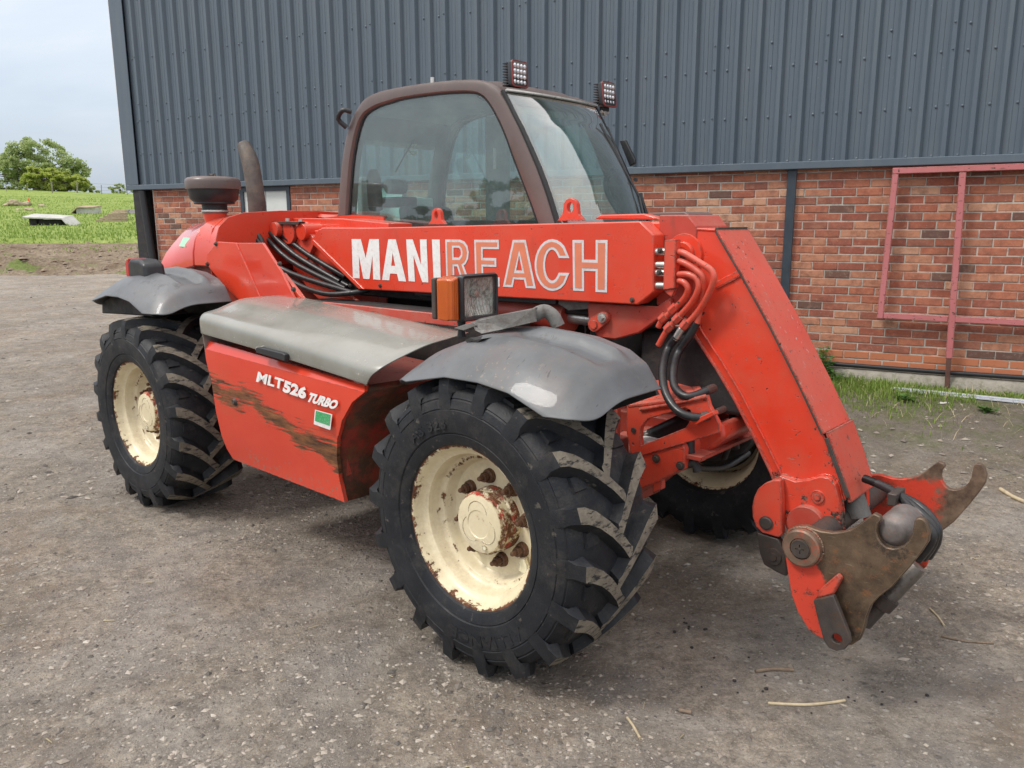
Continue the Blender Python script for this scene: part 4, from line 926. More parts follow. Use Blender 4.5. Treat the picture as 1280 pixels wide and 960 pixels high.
# rear lamp above the rear fender
rl = empty('rear_lamp', tele)
c0 = (-3.106,-1.000,1.429); c1 = (-2.740,-1.000,1.444); ct = (-2.944,-1.000,1.550)
MB().prism([(c0[0]+.05, c0[2]), (c0[0]+.04, ct[2]-.03), (c0[0]+.07, ct[2]), (c0[0]+.2, ct[2]-.003), (c0[0]+.27, ct[2]-.03), (c0[0]+.29, c0[2])], -1.03, -.90).build('lamp_housing', 'black', rl, bevel=.03, seg=4)
MB().prism([(c0[0], c0[2]), (c0[0]+.0, ct[2]-.03), (c0[0]+.03, ct[2]), (c0[0]+.048, ct[2]-.0), (c0[0]+.044, c0[2])], -1.025, -.905).build('lamp_lens', 'redlens', rl, bevel=.006)
MB().box(c0[0]+.1, c0[0]+.2, -.99, -.93, 1.3, c0[2]).build('lamp_bracket', 'dark_steel', rl)

# ---- boom
MB().prism([(-2.62, 1.45), (-2.62, 1.66), (-2.5, 1.715), (.32, 1.765), (.32, 1.47), (.22, 1.43)], -.135, .135).build('boom', 'red', tele, bevel=.01)
cover_poly = [(-2.266,1.648), (-2.174,1.725), (0.162,1.764), (0.231,1.706), (0.240,1.466), (0.161,1.406), (-1.792,1.374)]
cover = MB().prism(cover_poly, -.225, -.136).build('boom_side_cover', 'red', tele, bevel=.006)
# rolled top edge and folded rear lip of the cover
t0 = (-2.179,-0.222,1.727); t1 = (0.160,-0.222,1.769)
MB().prism([(-.226, 0), (-.222, .010), (-.205, .014), (-.136, .014), (-.136, .0)], t0[0]+.03, t1[0]-.02, axis='x').build('cover_top_fold', 'red', tele, loc=(0, 0, t0[2]-.004), bevel=.003)
a0 = (-2.262,-0.228,1.648); a1 = (-1.789,-0.228,1.375)
d = Vector((a1[0]-a0[0], 0, a1[2]-a0[2])).normalized(); nn = Vector((d.z, 0, -d.x))
MB().prism([(a0[0], a0[2]), (a1[0], a1[2]), (a1[0]+.05, a1[2]+.002), (a0[0]+.035, a0[2]+.012)], -.232, -.222).build('cover_rear_fold', 'red', tele, bevel=.004)
mb = MB()
for p in ((-1.594,-0.230,1.405), (-1.878,-0.230,1.392), (0.133,-0.230,1.426), (0.265,-0.200,1.642), (0.265,-0.200,1.551)):
    mb.lathe([(.0001, -.010), (.007, -.010), (.008, -.004), (.012, -.003), (.012, .004)], (p[0], -.226, p[2]), 'y', 10)
mb.build('cover_bolts', 'dark_steel', cover)['kind'] = 'stuff'
# letters MANIREACH
YL = -.2255
LET = [('M', ((-1.845,-0.225,1.439), (-1.590,-0.225,1.438), (-1.589,-0.225,1.670), (-1.842,-0.225,1.668)), 'w'),
 ('A', ((-1.573,-0.225,1.439), (-1.364,-0.225,1.439), (-1.393,-0.226,1.671), (-1.554,-0.226,1.670)), 'w'),
 ('N', ((-1.342,-0.225,1.442), (-1.181,-0.225,1.442), (-1.187,-0.225,1.673), (-1.353,-0.225,1.671)), 'w'),
 ('I', ((-1.137,-0.225,1.443), (-1.081,-0.225,1.443), (-1.084,-0.225,1.673), (-1.144,-0.226,1.673)), 'w'),
 ('R', ((-1.038,-0.225,1.443), (-0.858,-0.226,1.444), (-0.865,-0.225,1.675), (-1.041,-0.225,1.674)), 'o'),
 ('E', ((-0.823,-0.225,1.444), (-0.653,-0.225,1.445), (-0.657,-0.225,1.677), (-0.828,-0.225,1.675)), 'o'),
 ('A', ((-0.631,-0.225,1.446), (-0.417,-0.225,1.448), (-0.419,-0.225,1.679), (-0.627,-0.225,1.677)), 'o'),
 ('C', ((-0.425,-0.225,1.440), (-0.208,-0.225,1.443), (-0.212,-0.225,1.685), (-0.425,-0.225,1.682)), 'o'),
 ('H', ((-0.191,-0.225,1.450), (-0.001,-0.225,1.451), (-0.003,-0.225,1.683), (-0.198,-0.225,1.681)), 'o')]
# block letters as 2D outlines in a unit box (x, z): outer loop and holes
t_ = .30
GL = {'M': ([(0, 0), (0, 1), (.34, 1), (.5, .52), (.66, 1), (1, 1), (1, 0), (.75, 0), (.75, .60), (.61, .0), (.39, .0), (.25, .60), (.25, 0)], []),
 'A': ([(0, 0), (.30, 1), (.70, 1), (1, 0), (.70, 0), (.65, .17), (.35, .17), (.30, 0)], [[(.41, .36), (.59, .36), (.5, .68)]]),
 'N': ([(0, 0), (0, 1), (.32, 1), (.68, .40), (.68, 1), (1, 1), (1, 0), (.70, 0), (.32, .62), (.32, 0)], []),
 'I': ([(0, 0), (0, 1), (1, 1), (1, 0)], []),
 'R': ([(0, 0), (0, 1), (.62, 1), (.80, .96), (.93, .86), (.97, .72), (.93, .57), (.82, .46), (.74, .43), (1, 0), (.68, 0), (.47, .40), (.34, .40), (.34, 0)], [[(.34, .60), (.56, .60), (.64, .66), (.65, .72), (.63, .78), (.56, .82), (.34, .82)]]),
 'E': ([(0, 0), (0, 1), (1, 1), (1, .80), (.34, .80), (.34, .61), (.88, .61), (.88, .42), (.34, .42), (.34, .20), (1, .20), (1, 0)], []),
 'H': ([(0, 0), (0, 1), (.33, 1), (.33, .62), (.67, .62), (.67, 1), (1, 1), (1, 0), (.67, 0), (.67, .40), (.33, .40), (.33, 0)], [])}
def cshape(o):
    out = [(.5+.5*math.cos(math.radians(a)), .5+.5*math.sin(math.radians(a))) for a in np.linspace(32, 328, 22)]
    inn = [(.5+.20*math.cos(math.radians(a)), .5+.30*math.sin(math.radians(a))) for a in np.linspace(328, 32, 20)]
    inn[0] = (.69, .36); inn[-1] = (.69, .64); out[0] = (.98, .64); out[-1] = (.98, .36)
    return out+inn
GL['C'] = (cshape(0), [])
def inset(loop, d, hole=False):
    """offset a loop inwards by d (metres in both directions handled by caller's scale)"""
    n = len(loop); area = sum(loop[i][0]*loop[(i+1) % n][1]-loop[(i+1) % n][0]*loop[i][1] for i in range(n)); sgn = 1 if area > 0 else -1
    if hole: sgn = -sgn
    out = []
    for i in range(n):
        p0, p1, p2 = Vector(loop[i-1]), Vector(loop[i]), Vector(loop[(i+1) % n]); e1 = (p1-p0).normalized(); e2 = (p2-p1).normalized()
        n1 = Vector((-e1.y, e1.x))*sgn; n2 = Vector((-e2.y, e2.x))*sgn; b = (n1+n2); L = max(b.length, .5); b = b/L; k = d/max(b.dot(n1), .45)
        out.append(tuple(p1+b*k))
    return out
def letter(ch, q, y0, y1, mat, d=0.0, parent=None):
    loop, holes = GL[ch]; w = abs(q[1][0]-q[0][0]); h = q[3][2]-q[0][2]
    def real(p): u, v = p; return (lerp(lerp(q[0][0], q[1][0], u), lerp(q[3][0], q[2][0], u), v), lerp(lerp(q[0][2], q[1][2], u), lerp(q[3][2], q[2][2], u), v))
    lp = [real(p) for p in loop]; hl = [[real(p) for p in h_] for h_ in holes]
    if d: lp = inset(lp, d); hl = [inset(h_, d, True) for h_ in hl]
    return MB().prism(lp, y1, y0, holes=hl).build('letter', mat, parent)
for ch_, q, kind in LET:
    lo = letter(ch_, q, YL-.0005, YL-.002, 'white' if kind == 'w' else 'silverdecal', 0, cover)
    if kind == 'o':
        letter(ch_, q, YL-.0021, YL-.0031, 'salmon', .0125 if ch_ != 'I' else .01, lo)
# lifting eyes on the boom top
def eye(px, pz, s, name='lifting_eye'):
    pts = [(px-.075*s, pz), (px-.045*s, pz+.03*s), (px-.040*s, pz+.058*s)]+[(px+.040*s*math.cos(math.radians(a)), pz+.062*s+.038*s*math.sin(math.radians(a))) for a in range(180, -1, -20)]+[(px+.045*s, pz+.03*s), (px+.075*s, pz)]
    hole = [(px+.017*s*math.cos(math.radians(a)), pz+.058*s+.024*s*math.sin(math.radians(a))) for a in range(0, 360, 24)]
    MB().prism(pts, -.10, -.075, holes=[hole]).build(name, 'red', tele, bevel=.003)
c = (-1.244,-0.090,1.756); eye(c[0], c[2]-.004, .88)
c = (-0.312,-0.090,1.770); eye(c[0], c[2]-.002, 1.05)
MB().prism([(-0.164,1.774), (-0.128,1.794), (0.105,1.797), (0.155,1.786), (0.196,1.769)], -.11, .11).build('wear_pad_housing', 'red', tele, bevel=.006)
MB().prism([(0.092,1.801), (0.278,1.803), (0.302,1.792), (0.295,1.780), (0.135,1.780)], -.06, .16).build('boom_end_plate', 'cabframe', tele, bevel=.004)
MB().box(.22, .34, .0, .14, 1.70, 1.782).build('hose_guide', 'void', tele, bevel=.004)
# end frame of the outer boom
MB().prism([(.20, 1.40), (.20, 1.79), (.34, 1.79), (.385, 1.74), (.385, 1.45), (.33, 1.40)], -.136, .14).build('boom_end_frame', 'red_dull', tele, bevel=.006)
MB().box(-2.2, .15, -.10, .10, 1.32, 1.44).build('boom_underside', 'void', tele, bevel=.01)
# lift lug and compensation cylinder under the boom
MB().prism([(-0.154,1.392), (0.222,1.398), (0.285,1.440), (0.302,1.393), (0.136,1.274), (0.008,1.233), (-0.091,1.235), (-0.143,1.310)], -.17, -.14).build('lift_lug', 'red_dull', tele, bevel=.006)
MB().prism([(-0.345,1.361), (0.064,1.367), (0.131,1.413), (-0.030,1.233), (-0.169,1.188), (-0.276,1.191)], .08, .11).build('lift_lug', 'red_dull', tele, bevel=.006)
c1 = (-0.098,-0.175,1.295); c2 = (-0.046,-0.175,1.332)
k = MB(); dv = Vector((c2[0]-c1[0], c2[2]-c1[2])); dn = dv.normalized(); nv = Vector((-dn.y, dn.x))
loop = [(c1[0]+.034*math.cos(a), c1[2]+.034*math.sin(a)) for a in np.linspace(math.atan2(nv.y, nv.x), math.atan2(nv.y, nv.x)+math.pi, 10)]+[(c2[0]+.030*math.cos(a), c2[2]+.030*math.sin(a)) for a in np.linspace(math.atan2(-nv.y, -nv.x), math.atan2(-nv.y, -nv.x)+math.pi, 10)]
k.prism(loop, -.19, -.171); pl = k.build('pin_keeper', 'red_worn', tele, bevel=.002)
MB().cyl((c2[0], 0, c2[2]), .023, -.202, -.19, n=20).cyl((c2[0], 0, c2[2]), .013, -.214, -.202, n=6).build('keeper_bolt', 'zinc', pl)
MB().cyl((c1[0], 0, c1[2]), .022, -.197, -.19, n=20).build('pin_end', 'red_worn', pl, bevel=.002)
a = Vector((-0.490,-0.050,1.302)); b = Vector((-0.219,-0.050,1.298)); d = (b-a).normalized()
cy = MB(); cy.tube([a-d*.35, a-d*.02, a, b-d*.12, b-d*.12+d*.0001], [.075, .075, .082, .082, .06], 22); cyl = cy.build('lift_cylinder', 'red_dull', tele, smooth=40)
MB().tube([b-d*.12, b+d*.06], .032, 18).build('cylinder_rod', 'zinc', cyl, smooth=50)
MB().prism([(-0.326,1.374), (-0.321,1.409), (-0.155,1.415), (-0.140,1.393), (-0.140,1.363), (-0.262,1.347)], -.17, -.12).build('cable_duct_end', 'castgrey', tele, bevel=.004)
MB().prism([(-1.35, 1.36), (-1.35, 1.42), (-0.333,1.405), (-0.333,1.370), ], -.18, -.10).build('cable_duct', 'black', tele, bevel=.004)

# ---- gooseneck
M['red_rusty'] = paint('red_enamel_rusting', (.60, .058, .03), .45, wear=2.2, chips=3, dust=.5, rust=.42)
G = [(.30, 1.735), (.472, 1.726), (.595, 1.552), (.735, 1.343), (.873, 1.116), (.968, .950), (1.030, .820), (1.078, .700), (1.045, .66), (.93, .60), (.80, .66), (.773, .749), (.690, .885), (.598, 1.028), (.500, 1.160), (.403, 1.277), (.345, 1.36), (.30, 1.44)]
MB().prism(G, -.130, -.118).build('gooseneck_side', 'red_goose', tele, bevel=.003)
MB().prism(G, .118, .130).build('gooseneck_side', 'red_goose', tele, bevel=.003)
# top and front plates
def strip(pts, y0, y1, t, name, mat, bev=.004, parent=None):
    n = len(pts); nor = []
    for i in range(n):
        d = (Vector(pts[min(i+1, n-1)])-Vector(pts[max(i-1, 0)])).normalized(); nor.append(Vector((-d.y, d.x)))
    o = [tuple(Vector(p)+q*t) for p, q in zip(pts, nor)]
    return MB().prism(list(pts)+o[::-1], y0, y1).build(name, mat, parent or tele, bevel=bev)
strip([(.30, 1.728), (.468, 1.72)], -.134, .134, .012, 'gooseneck_top', 'red')
fp = [(.474, 1.724), (.595, 1.552), (.735, 1.343), (.873, 1.116), (.970, .945)]
strip(fp, -.142, .142, .010, 'gooseneck_front_plate', 'red_front', .003)
strip([(x-.004, z-.003) for x, z in fp], -.1450, -.1425, .007, 'plate_edge_wear', 'dark_steel', .001)
fq = [(.978, .952), (1.035, .825), (1.086, .690)]
strip(fq, -.136, .136, .014, 'gooseneck_toe_plate', 'red_rusty', .003)
strip([(.978, .93), (1.078, .71)], -.1445, -.1305, .016, 'worn_edge', 'dark_steel', .002)
MB().box(.468, .482, -.135, .135, 1.724, 1.738).build('front_plate_top_edge', 'dark_steel', tele, bevel=.002)
# flange along the rear edge, weld strap across the head, bosses
fl = [(.345, 1.36), (.403, 1.277), (.500, 1.160), (.598, 1.028), (.690, .885), (.773, .749), (.80, .69)]
strip([(x+.030, z+.018) for x, z in fl], -.143, -.1305, .006, 'rear_flange_lip', 'red', .002)
strip(fl, -.137, .137, -.010, 'gooseneck_rear_plate', 'red_dull', .003)
st_ = [(0.478,1.510), (0.584,1.566), (0.592,1.547), (0.484,1.487)]
MB().prism(st_, -.137, -.1305).build('weld_strap', 'red', tele, bevel=.002)
c = (0.329,-0.135,1.625); bs = MB(); bs.lathe([(.0001, -.028), (.028, -.028), (.030, -.03), (.048, -.03), (.052, -.024), (.053, -.012), (.085, -.012), (.088, -.006), (.088, .004)], (c[0], -.130, c[2]), 'y', 32); boss = bs.build('head_boss', 'red', tele, smooth=35)
MB().cyl((c[0], 0, c[2]), .024, -.162, -.158, n=20).build('boss_pin', 'dark_steel', boss)
# ear plate round the lower pin
ear = [(0.796,0.732), (0.822,0.751), (0.885,0.741), (0.942,0.760), (0.982,0.783), (1.016,0.783), (1.042,0.762), (1.066,0.690), (1.080,0.582), (0.977,0.542), (0.867,0.523), (0.835,0.601), (0.819,0.693)]
earo = MB().prism(ear, -.166, -.1305).build('gooseneck_ear', 'red_goose', tele, bevel=.004)
MB().prism([(x, z) for x, z in ear], .1305, .166).build('gooseneck_ear', 'red_goose', tele, bevel=.004)
c = (0.980,-0.170,0.699); MB().lathe([(.0001, -.012), (.012, -.012), (.014, -.007), (.026, -.007), (.028, .003)], (c[0], -.167, c[2]), 'y', 24).build('ear_pin', 'red_worn', earo, smooth=30)
c = (0.949,-0.150,0.584); MB().cyl((c[0], 0, c[2]), .075, -.20, .20, n=28).build('head_tube', 'red_dull', tele, bevel=.004)
# tilt knuckle behind the head
kn = [(0.841,0.747), (0.808,0.740), (0.775,0.719), (0.749,0.690), (0.734,0.652), (0.728,0.609), (0.733,0.565), (0.749,0.527), (0.778,0.507), (0.850,0.505), (0.862,0.522), (0.852,0.676)]
kno = MB().prism(kn, -.205, -.17).build('tilt_knuckle', 'red_worn', tele, bevel=.005)
c = (0.794,-0.205,0.554); MB().lathe([(.0001, -.008), (.022, -.008), (.026, -.004), (.030, -.004), (.030, .002)], (c[0], -.205, c[2]), 'y', 22).build('knuckle_pin', 'dark_steel', kno, smooth=30)
MB().prism(kn, .17, .205).build('tilt_knuckle', 'red_worn', tele, bevel=.005)
lk = [(0.752,0.501), (0.845,0.497), (0.878,0.444), (0.888,0.346), (0.844,0.354), (0.791,0.370), (0.771,0.414)]
lko = MB().prism(lk, -.20, -.165).build('tilt_link', 'dark_steel', tele, bevel=.005)
c = (0.831,-0.200,0.418); MB().lathe([(.0001, -.012), (.016, -.012), (.018, -.006), (.034, -.006), (.036, .002)], (c[0], -.20, c[2]), 'y', 22).build('link_boss', 'dark_steel', lko, smooth=30)
MB().prism(lk, .165, .20).build('tilt_link', 'dark_steel', tele, bevel=.005)

# ---- carriage
cp = [(0.957,0.604), (0.965,0.632), (0.997,0.656), (1.038,0.667), (1.089,0.661), (1.131,0.666), (1.167,0.679), (1.194,0.695), (1.216,0.716), (1.255,0.761), (1.266,0.772), (1.287,0.766), (1.291,0.752), (1.282,0.738), (1.280,0.712), (1.286,0.690), (1.299,0.673), (1.317,0.662), (1.337,0.663), (1.355,0.671), (1.371,0.684), (1.385,0.706), (1.393,0.730), (1.395,0.764), (1.396,0.782), (1.408,0.792), (1.422,0.791), (1.434,0.780), (1.446,0.747), (1.444,0.715), (1.428,0.677), (1.397,0.614), (1.348,0.526), (1.306,0.473), (1.285,0.436), (1.275,0.393), (1.268,0.338), (1.258,0.294), (1.230,0.262), (1.186,0.249), (1.132,0.250), (1.080,0.261), (1.028,0.325), (1.000,0.386), (0.980,0.471), (0.963,0.546)]
for s in (-1, 1):
    pl = MB().prism(cp, s*.42, s*.392).build('carriage_plate', 'plate' if s < 0 else 'plate_far', tele, bevel=.004)
    if s < 0: near_plate = pl
c = (1.034,-0.430,0.588)
cb = MB(); cb.lathe([(.0001, -.030), (.037, -.030), (.040, -.026), (.040, -.032), (.064, -.032), (.070, -.028), (.070, .002)], (c[0], -.42, c[2]), 'y', 40); cb.build('pivot_boss', 'bossmat', near_plate, smooth=30)
MB().cyl((c[0], 0, c[2]), .034, -.458, -.451, n=28).cyl((c[0], 0, c[2]), .005, -.460, -.458, n=8).build('pivot_pin', 'dark_steel', near_plate, bevel=.002)
MB().cyl((c[0], 0, c[2]), .045, -.392, .392, n=24).build('pivot_shaft', 'dark_steel', tele, bevel=.002)
pivc = c
c = (1.324,-0.380,0.711)
tb = MB(); tb.lathe([(.0001, -.40), (.030, -.398), (.046, -.390), (.056, -.372), (.060, -.34), (.060, -.24), (.0001, -.24)], (c[0]+.0, 0, c[2]), 'y', 32); M['ballsteel'] = simple('scuffed_round_steel', (.17, .15, .14), .55, .35, .4, 11, .001, (.26, .13, .08)); tb.build('locking_tube', 'ballsteel', tele, smooth=60)
MB().prism([(c[0]-.17, c[2]-.20), (c[0]-.10, c[2]-.16), (c[0]-.06, c[2]-.20), (c[0]-.10, c[2]-.32), (c[0]-.15, c[2]-.36), (c[0]-.22, c[2]-.34)], -.392, .392).build('carriage_crossbeam', 'dark_steel', tele, bevel=.008)
# bent stop arm on the near plate
MB().prism([(1.102,0.416), (1.171,0.457), (1.204,0.394), (1.237,0.326), (1.242,0.300), (1.227,0.270), (1.198,0.251), (1.169,0.254), (1.150,0.276), (1.125,0.345)], -.475, -.452, holes=[[((1.196,-0.470,0.299)[0]+.018*math.cos(a), (1.196,-0.470,0.299)[2]+.018*math.sin(a)) for a in np.linspace(0, 6.283, 15)[:-1]]]).build('stop_arm', 'dark_steel', near_plate, bevel=.003)
MB().prism([(1.101,0.411), (1.164,0.450), (1.187,0.516), (1.170,0.529), (1.118,0.460)], -.452, -.421).build('stop_arm_gusset', 'red_rusty', near_plate, bevel=.006)
# locking cylinder between the plates
a = Vector((1.322,-0.050,0.456)); b = Vector((1.200,-0.100,0.249)); dd = (b-a).normalized()
lc = MB().tube([a-dd*.02, a, b-dd*.09], [.03, .034, .034], 16).build('locking_cylinder', 'steel', tele, smooth=40)
MB().tube([b-dd*.10, b-dd*.05, b-dd*.045, b+dd*.05], [.044, .044, .03, .03], 16).build('cylinder_gland', 'dark_steel', lc, smooth=40)
# hoses over the carriage
def hose(pts, r, name='hose', mat='hose', n=10, sm=5): return MB().tube(pts, r, n, smooth=sm).build(name, mat, tele, smooth=60)
for i, off in enumerate((0, 1, 2)):
    o = off*.026
    hose([(1.095,0.000,0.759), (1.163,-0.020,0.752), (1.240,-0.060,0.741), (lerp(0, (1.332,-0.100,0.726)[0], 1), -.10-o, (1.332,-0.100,0.726)[2]-o*.3), ((1.395,-0.120,0.676)[0], -.12-o, (1.395,-0.120,0.676)[2]-o*.2), ((1.404,-0.120,0.617)[0]-o*.2, -.12-o, (1.404,-0.120,0.617)[2]), ((1.376,-0.100,0.540)[0]-o*.4, -.10-o, (1.376,-0.100,0.540)[2])], .0165)
c = (1.240,-0.060,0.741); MB().box(c[0]-.016, c[0]+.016, -.13, -.02, c[2]-.028, c[2]+.02).build('hose_clamp', 'dark_steel', tele, bevel=.004)
# cylinder seen inside the open toe of the gooseneck
MB().tube([(1.03, 0, .74), (1.065, 0, .66), (1.08, 0, .60)], [.045, .045, .055], 18).build('tilt_cylinder', 'castgrey', tele, smooth=40)

# ---- red hydraulic pipes and the manifold at the head
MB().prism([(0.291,1.478), (0.291,1.686), (0.346,1.690), (0.345,1.487)], -.235, -.195).build('pipe_manifold', 'red_worn', tele, bevel=.003)
mb = MB()
for p in ((0.281,-0.200,1.637), (0.283,-0.200,1.582), (0.285,-0.200,1.548), (0.287,-0.200,1.494)): mb.tube([(p[0]-.12, -.2, p[2]-.002), (p[0]+.01, -.2, p[2])], .0155, 10)
mb.build('manifold_unions', 'zinc', tele, smooth=50)['kind'] = 'stuff'
MB().prism([(0.291,1.478), (0.345,1.487), (0.328,1.449), (0.300,1.464)], -.225, -.205).build('manifold_foot', 'red_worn', tele, bevel=.002)
pr_ = .0135
def pipe(pts, union=True): 
    o = MB().tube(pts, pr_, 12, smooth=5).build('hydraulic_pipe', 'red_worn', tele, smooth=60)
    return o
pipe([(0.348,-0.215,1.638), (0.381,-0.220,1.632), (0.449,-0.220,1.598), (0.504,-0.220,1.567), (0.517,-0.220,1.529), (0.486,-0.210,1.459), (0.440,-0.200,1.392), (0.386,-0.200,1.331)])
pipe([(0.349,-0.215,1.601), (0.382,-0.220,1.593), (0.428,-0.220,1.571), (0.470,-0.220,1.537), (0.462,-0.200,1.476), (0.445,-0.190,1.408), (0.433,-0.190,1.340)])
pipe([(0.351,-0.215,1.545), (0.399,-0.220,1.547), (0.441,-0.220,1.529), (0.450,-0.220,1.490), (0.414,-0.210,1.428), (0.350,-0.200,1.362), (0.298,-0.200,1.303), (0.257,-0.200,1.233)])
pipe([(0.353,-0.215,1.518), (0.382,-0.220,1.513), (0.402,-0.220,1.488), (0.383,-0.210,1.449), (0.326,-0.200,1.394), (0.273,-0.200,1.346), (0.254,-0.200,1.313)])
def union(p, q, r=.021, mat='red_worn', n=6): MB().tube([p, q], r, n).build('pipe_union', mat, tele, bevel=.002)
union((0.341,-0.200,1.412), (0.311,-0.200,1.383)); union((0.292,-0.200,1.368), (0.265,-0.200,1.342))
union((0.361,-0.200,1.373), (0.332,-0.200,1.344)); union((0.321,-0.200,1.332), (0.294,-0.200,1.303))
union((0.397,-0.200,1.352), (0.371,-0.200,1.319)); union((0.371,-0.200,1.319), (0.339,-0.200,1.268), .016, 'zinc', 12)
hose([(0.346,-0.200,1.279), (0.305,-0.200,1.224), (0.332,-0.280,1.160), (0.387,-0.360,1.090), (0.451,-0.400,1.032), (0.517,-0.410,1.001), (0.579,-0.380,0.995)], .0175)
hose([(0.433,-0.190,1.347), (0.402,-0.190,1.287), (0.351,-0.190,1.213), (0.377,-0.270,1.150), (0.418,-0.330,1.096), (0.474,-0.360,1.069), (0.516,-0.350,1.069), (0.553,-0.300,1.090)], .0175)
union((0.575,-0.380,0.995), (0.596,-0.360,1.004), .020, 'dark_steel', 10); union((0.596,-0.360,1.004), (0.590,-0.220,1.005), .014, 'dark_steel', 10)
union((0.544,-0.310,1.083), (0.539,-0.220,1.085), .019, 'dark_steel', 10)
hose([(0.037,0.050,1.381), (0.085,0.020,1.319), (0.099,0.000,1.262), (0.115,0.000,1.181), (0.144,0.000,1.101)], .022, 'rubber_pipe', 'castgrey')
MB().prism([(-0.045,1.306), (0.051,1.363), (0.162,1.396), (0.165,1.315), (0.067,1.277), (-0.021,1.254)], .03, .09).build('chassis_casting', 'castgrey', tele, bevel=.012)

# ---- hose bundle behind the boom
bp = MB().prism([(-2.986,1.779), (-2.388,1.771), (-2.407,1.751), (-2.948,1.757)], -.215, -.17).build('hose_bridge', 'dark_steel', tele, bevel=.002)
mb = MB()
for p in ((-2.766,-0.200,1.786), (-2.558,-0.200,1.785), (-2.409,-0.200,1.779)): mb.cyl((p[0], -.193, p[2]-.012), .014, 0, .020, axis='z', n=6)
mb.build('bridge_bolts', 'zinc', bp)['kind'] = 'stuff'
for (A, B, C, D_, E_) in (
  ((-2.998,-0.330,1.641), (-2.974,-0.300,1.742), (-2.831,-0.260,1.731), (-2.486,-0.240,1.528), (-1.959,-0.200,1.367)),
  ((-2.978,-0.300,1.635), (-2.930,-0.270,1.768), (-2.812,-0.240,1.757), (-2.458,-0.220,1.564), (-2.053,-0.170,1.404)),
  ((-2.968,-0.270,1.635), (-2.924,-0.240,1.736), (-2.763,-0.220,1.705), (-2.428,-0.200,1.533), (-1.992,-0.150,1.377)),
  ((-2.958,-0.240,1.629), (-2.922,-0.220,1.704), (-2.771,-0.200,1.741), (-2.380,-0.170,1.564), (-2.034,-0.140,1.433)),
  ((-2.915,-0.360,1.632), (-2.859,-0.340,1.705), (-2.717,-0.320,1.690), (-2.509,-0.300,1.479), (-1.844,-0.240,1.351))):
    hose([(A[0], A[1], A[2]-.12), A, B, C, D_, E_], .0175)
for i, (p, q) in enumerate((((-2.859,-0.120,1.757), (-2.342,-0.110,1.486)), ((-2.863,-0.080,1.757), (-2.278,-0.080,1.502)))): hose([p, (lerp(p[0], q[0], .5), p[1], lerp(p[2], q[2], .45)), q], .017)
hose([(-2.705,-0.330,1.655), (-2.550,-0.330,1.519), (-2.350,-0.320,1.400), (-2.043,-0.300,1.339), (-1.844,-0.240,1.351), (-1.776,-0.160,1.369)], .0165)
for p in ((-2.750,-0.345,1.716), (-2.778,-0.360,1.685)): MB().box(p[0]-.018, p[0]+.018, p[1]-.012, p[1]+.02, p[2]-.03, p[2]+.03).build('hose_strap', 'zinc', tele, bevel=.003)

# ---- front frame between the wheels
fo = [(0.205,0.990), (0.583,1.082), (0.596,1.045), (0.643,0.974), (0.645,0.941), (0.466,0.856), (0.239,0.752), (0.209,0.866)]
sl = [(0.279,0.860), (0.284,0.907), (0.313,0.942), (0.489,1.017), (0.513,1.011), (0.517,0.976), (0.493,0.934), (0.285,0.821)]
MB().prism(fo, -.36, -.335, holes=[sl]).build('front_frame_plate', 'red_worn', tele, bevel=.003)
MB().prism([(x, z) for x, z in fo], .30, .325).build('front_frame_plate', 'red_worn', tele, bevel=.003)
a = (0.205,-0.350,0.990); b = (0.583,-0.350,1.082)
tp = [Vector((0.215,-0.362,0.990)), Vector((0.586,-0.362,1.083)), Vector((0.386,-0.060,1.054)), Vector((0.297,0.000,1.055)), Vector((0.092,0.000,1.079))]
MB().loft([[p for p in tp], [p-Vector((0, 0, .014)) for p in tp]]).build('front_frame_top', 'red_worn', tele, bevel=.003)
MB().tube([(0.278,-0.365,0.979), (0.431,-0.365,1.026), (0.588,-0.365,1.079)], .007, 8).build('frame_edge_bead', 'red_worn', tele)
MB().box(.24, .56, -.34, .30, .80, .815).build('front_frame_floor', 'red_dull', tele)
MB().tube([(0.203,-0.200,0.790), (0.472,-0.200,0.952)], .045, 14).build('steering_ram', 'black', tele, smooth=50)
MB().tube([(0.181,-0.240,0.821), (0.243,-0.240,0.850)], .01, 8).build('ram_rod', 'zinc', tele, smooth=50)
q = (0.273,-0.280,0.820); MB().box(q[0]-.045, q[0]+.045, -.32, -.24, q[2]-.012, q[2]+.012).build('paper_label', 'white', tele)
MB().prism([(0.219,0.757), (0.268,0.770), (0.479,0.863), (0.491,0.844), (0.491,0.755), (0.360,0.667), (0.273,0.615), (0.224,0.619)], -.352, -.15).build('axle_mount', 'red_worn', tele, bevel=.006)
for p in ((0.358,-0.350,0.776), (0.474,-0.350,0.768), (0.246,-0.365,0.882)): MB().lathe([(.0001, -.012), (.011, -.012), (.013, -.004), (.019, -.003), (.019, .004)], (p[0], -.354 if p[0] > .3 or True else -.36, p[2]), 'y', 14).build('frame_bolt', 'dark_steel', tele)
MB().prism([(0.338,0.660), (0.381,0.684), (0.383,0.641), (0.340,0.613)], -.345, -.31).build('grease_lug', 'red_worn', tele, bevel=.003)
MB().prism([(0.540,0.979), (0.633,1.033), (0.641,1.018), (0.555,0.961)], -.40, -.36).build('frame_step', 'red', tele, bevel=.003)
MB().prism([(0.411,0.857), (0.582,0.946), (0.604,0.881), (0.545,0.822), (0.434,0.765)], -.22, .1).build('axle_casing', 'red_worn', tele, bevel=.02, seg=3)
MB().tube([(0.482,-0.300,0.879), (0.486,-0.300,0.793)], .022, 12).build('damper', 'black', tele, smooth=50)
MB().tube([(0.450,-0.300,0.754), (0.509,-0.300,0.777), (0.520,-0.290,0.742)], .022, 10).build('grease_nipple_block', 'void', tele, smooth=50)
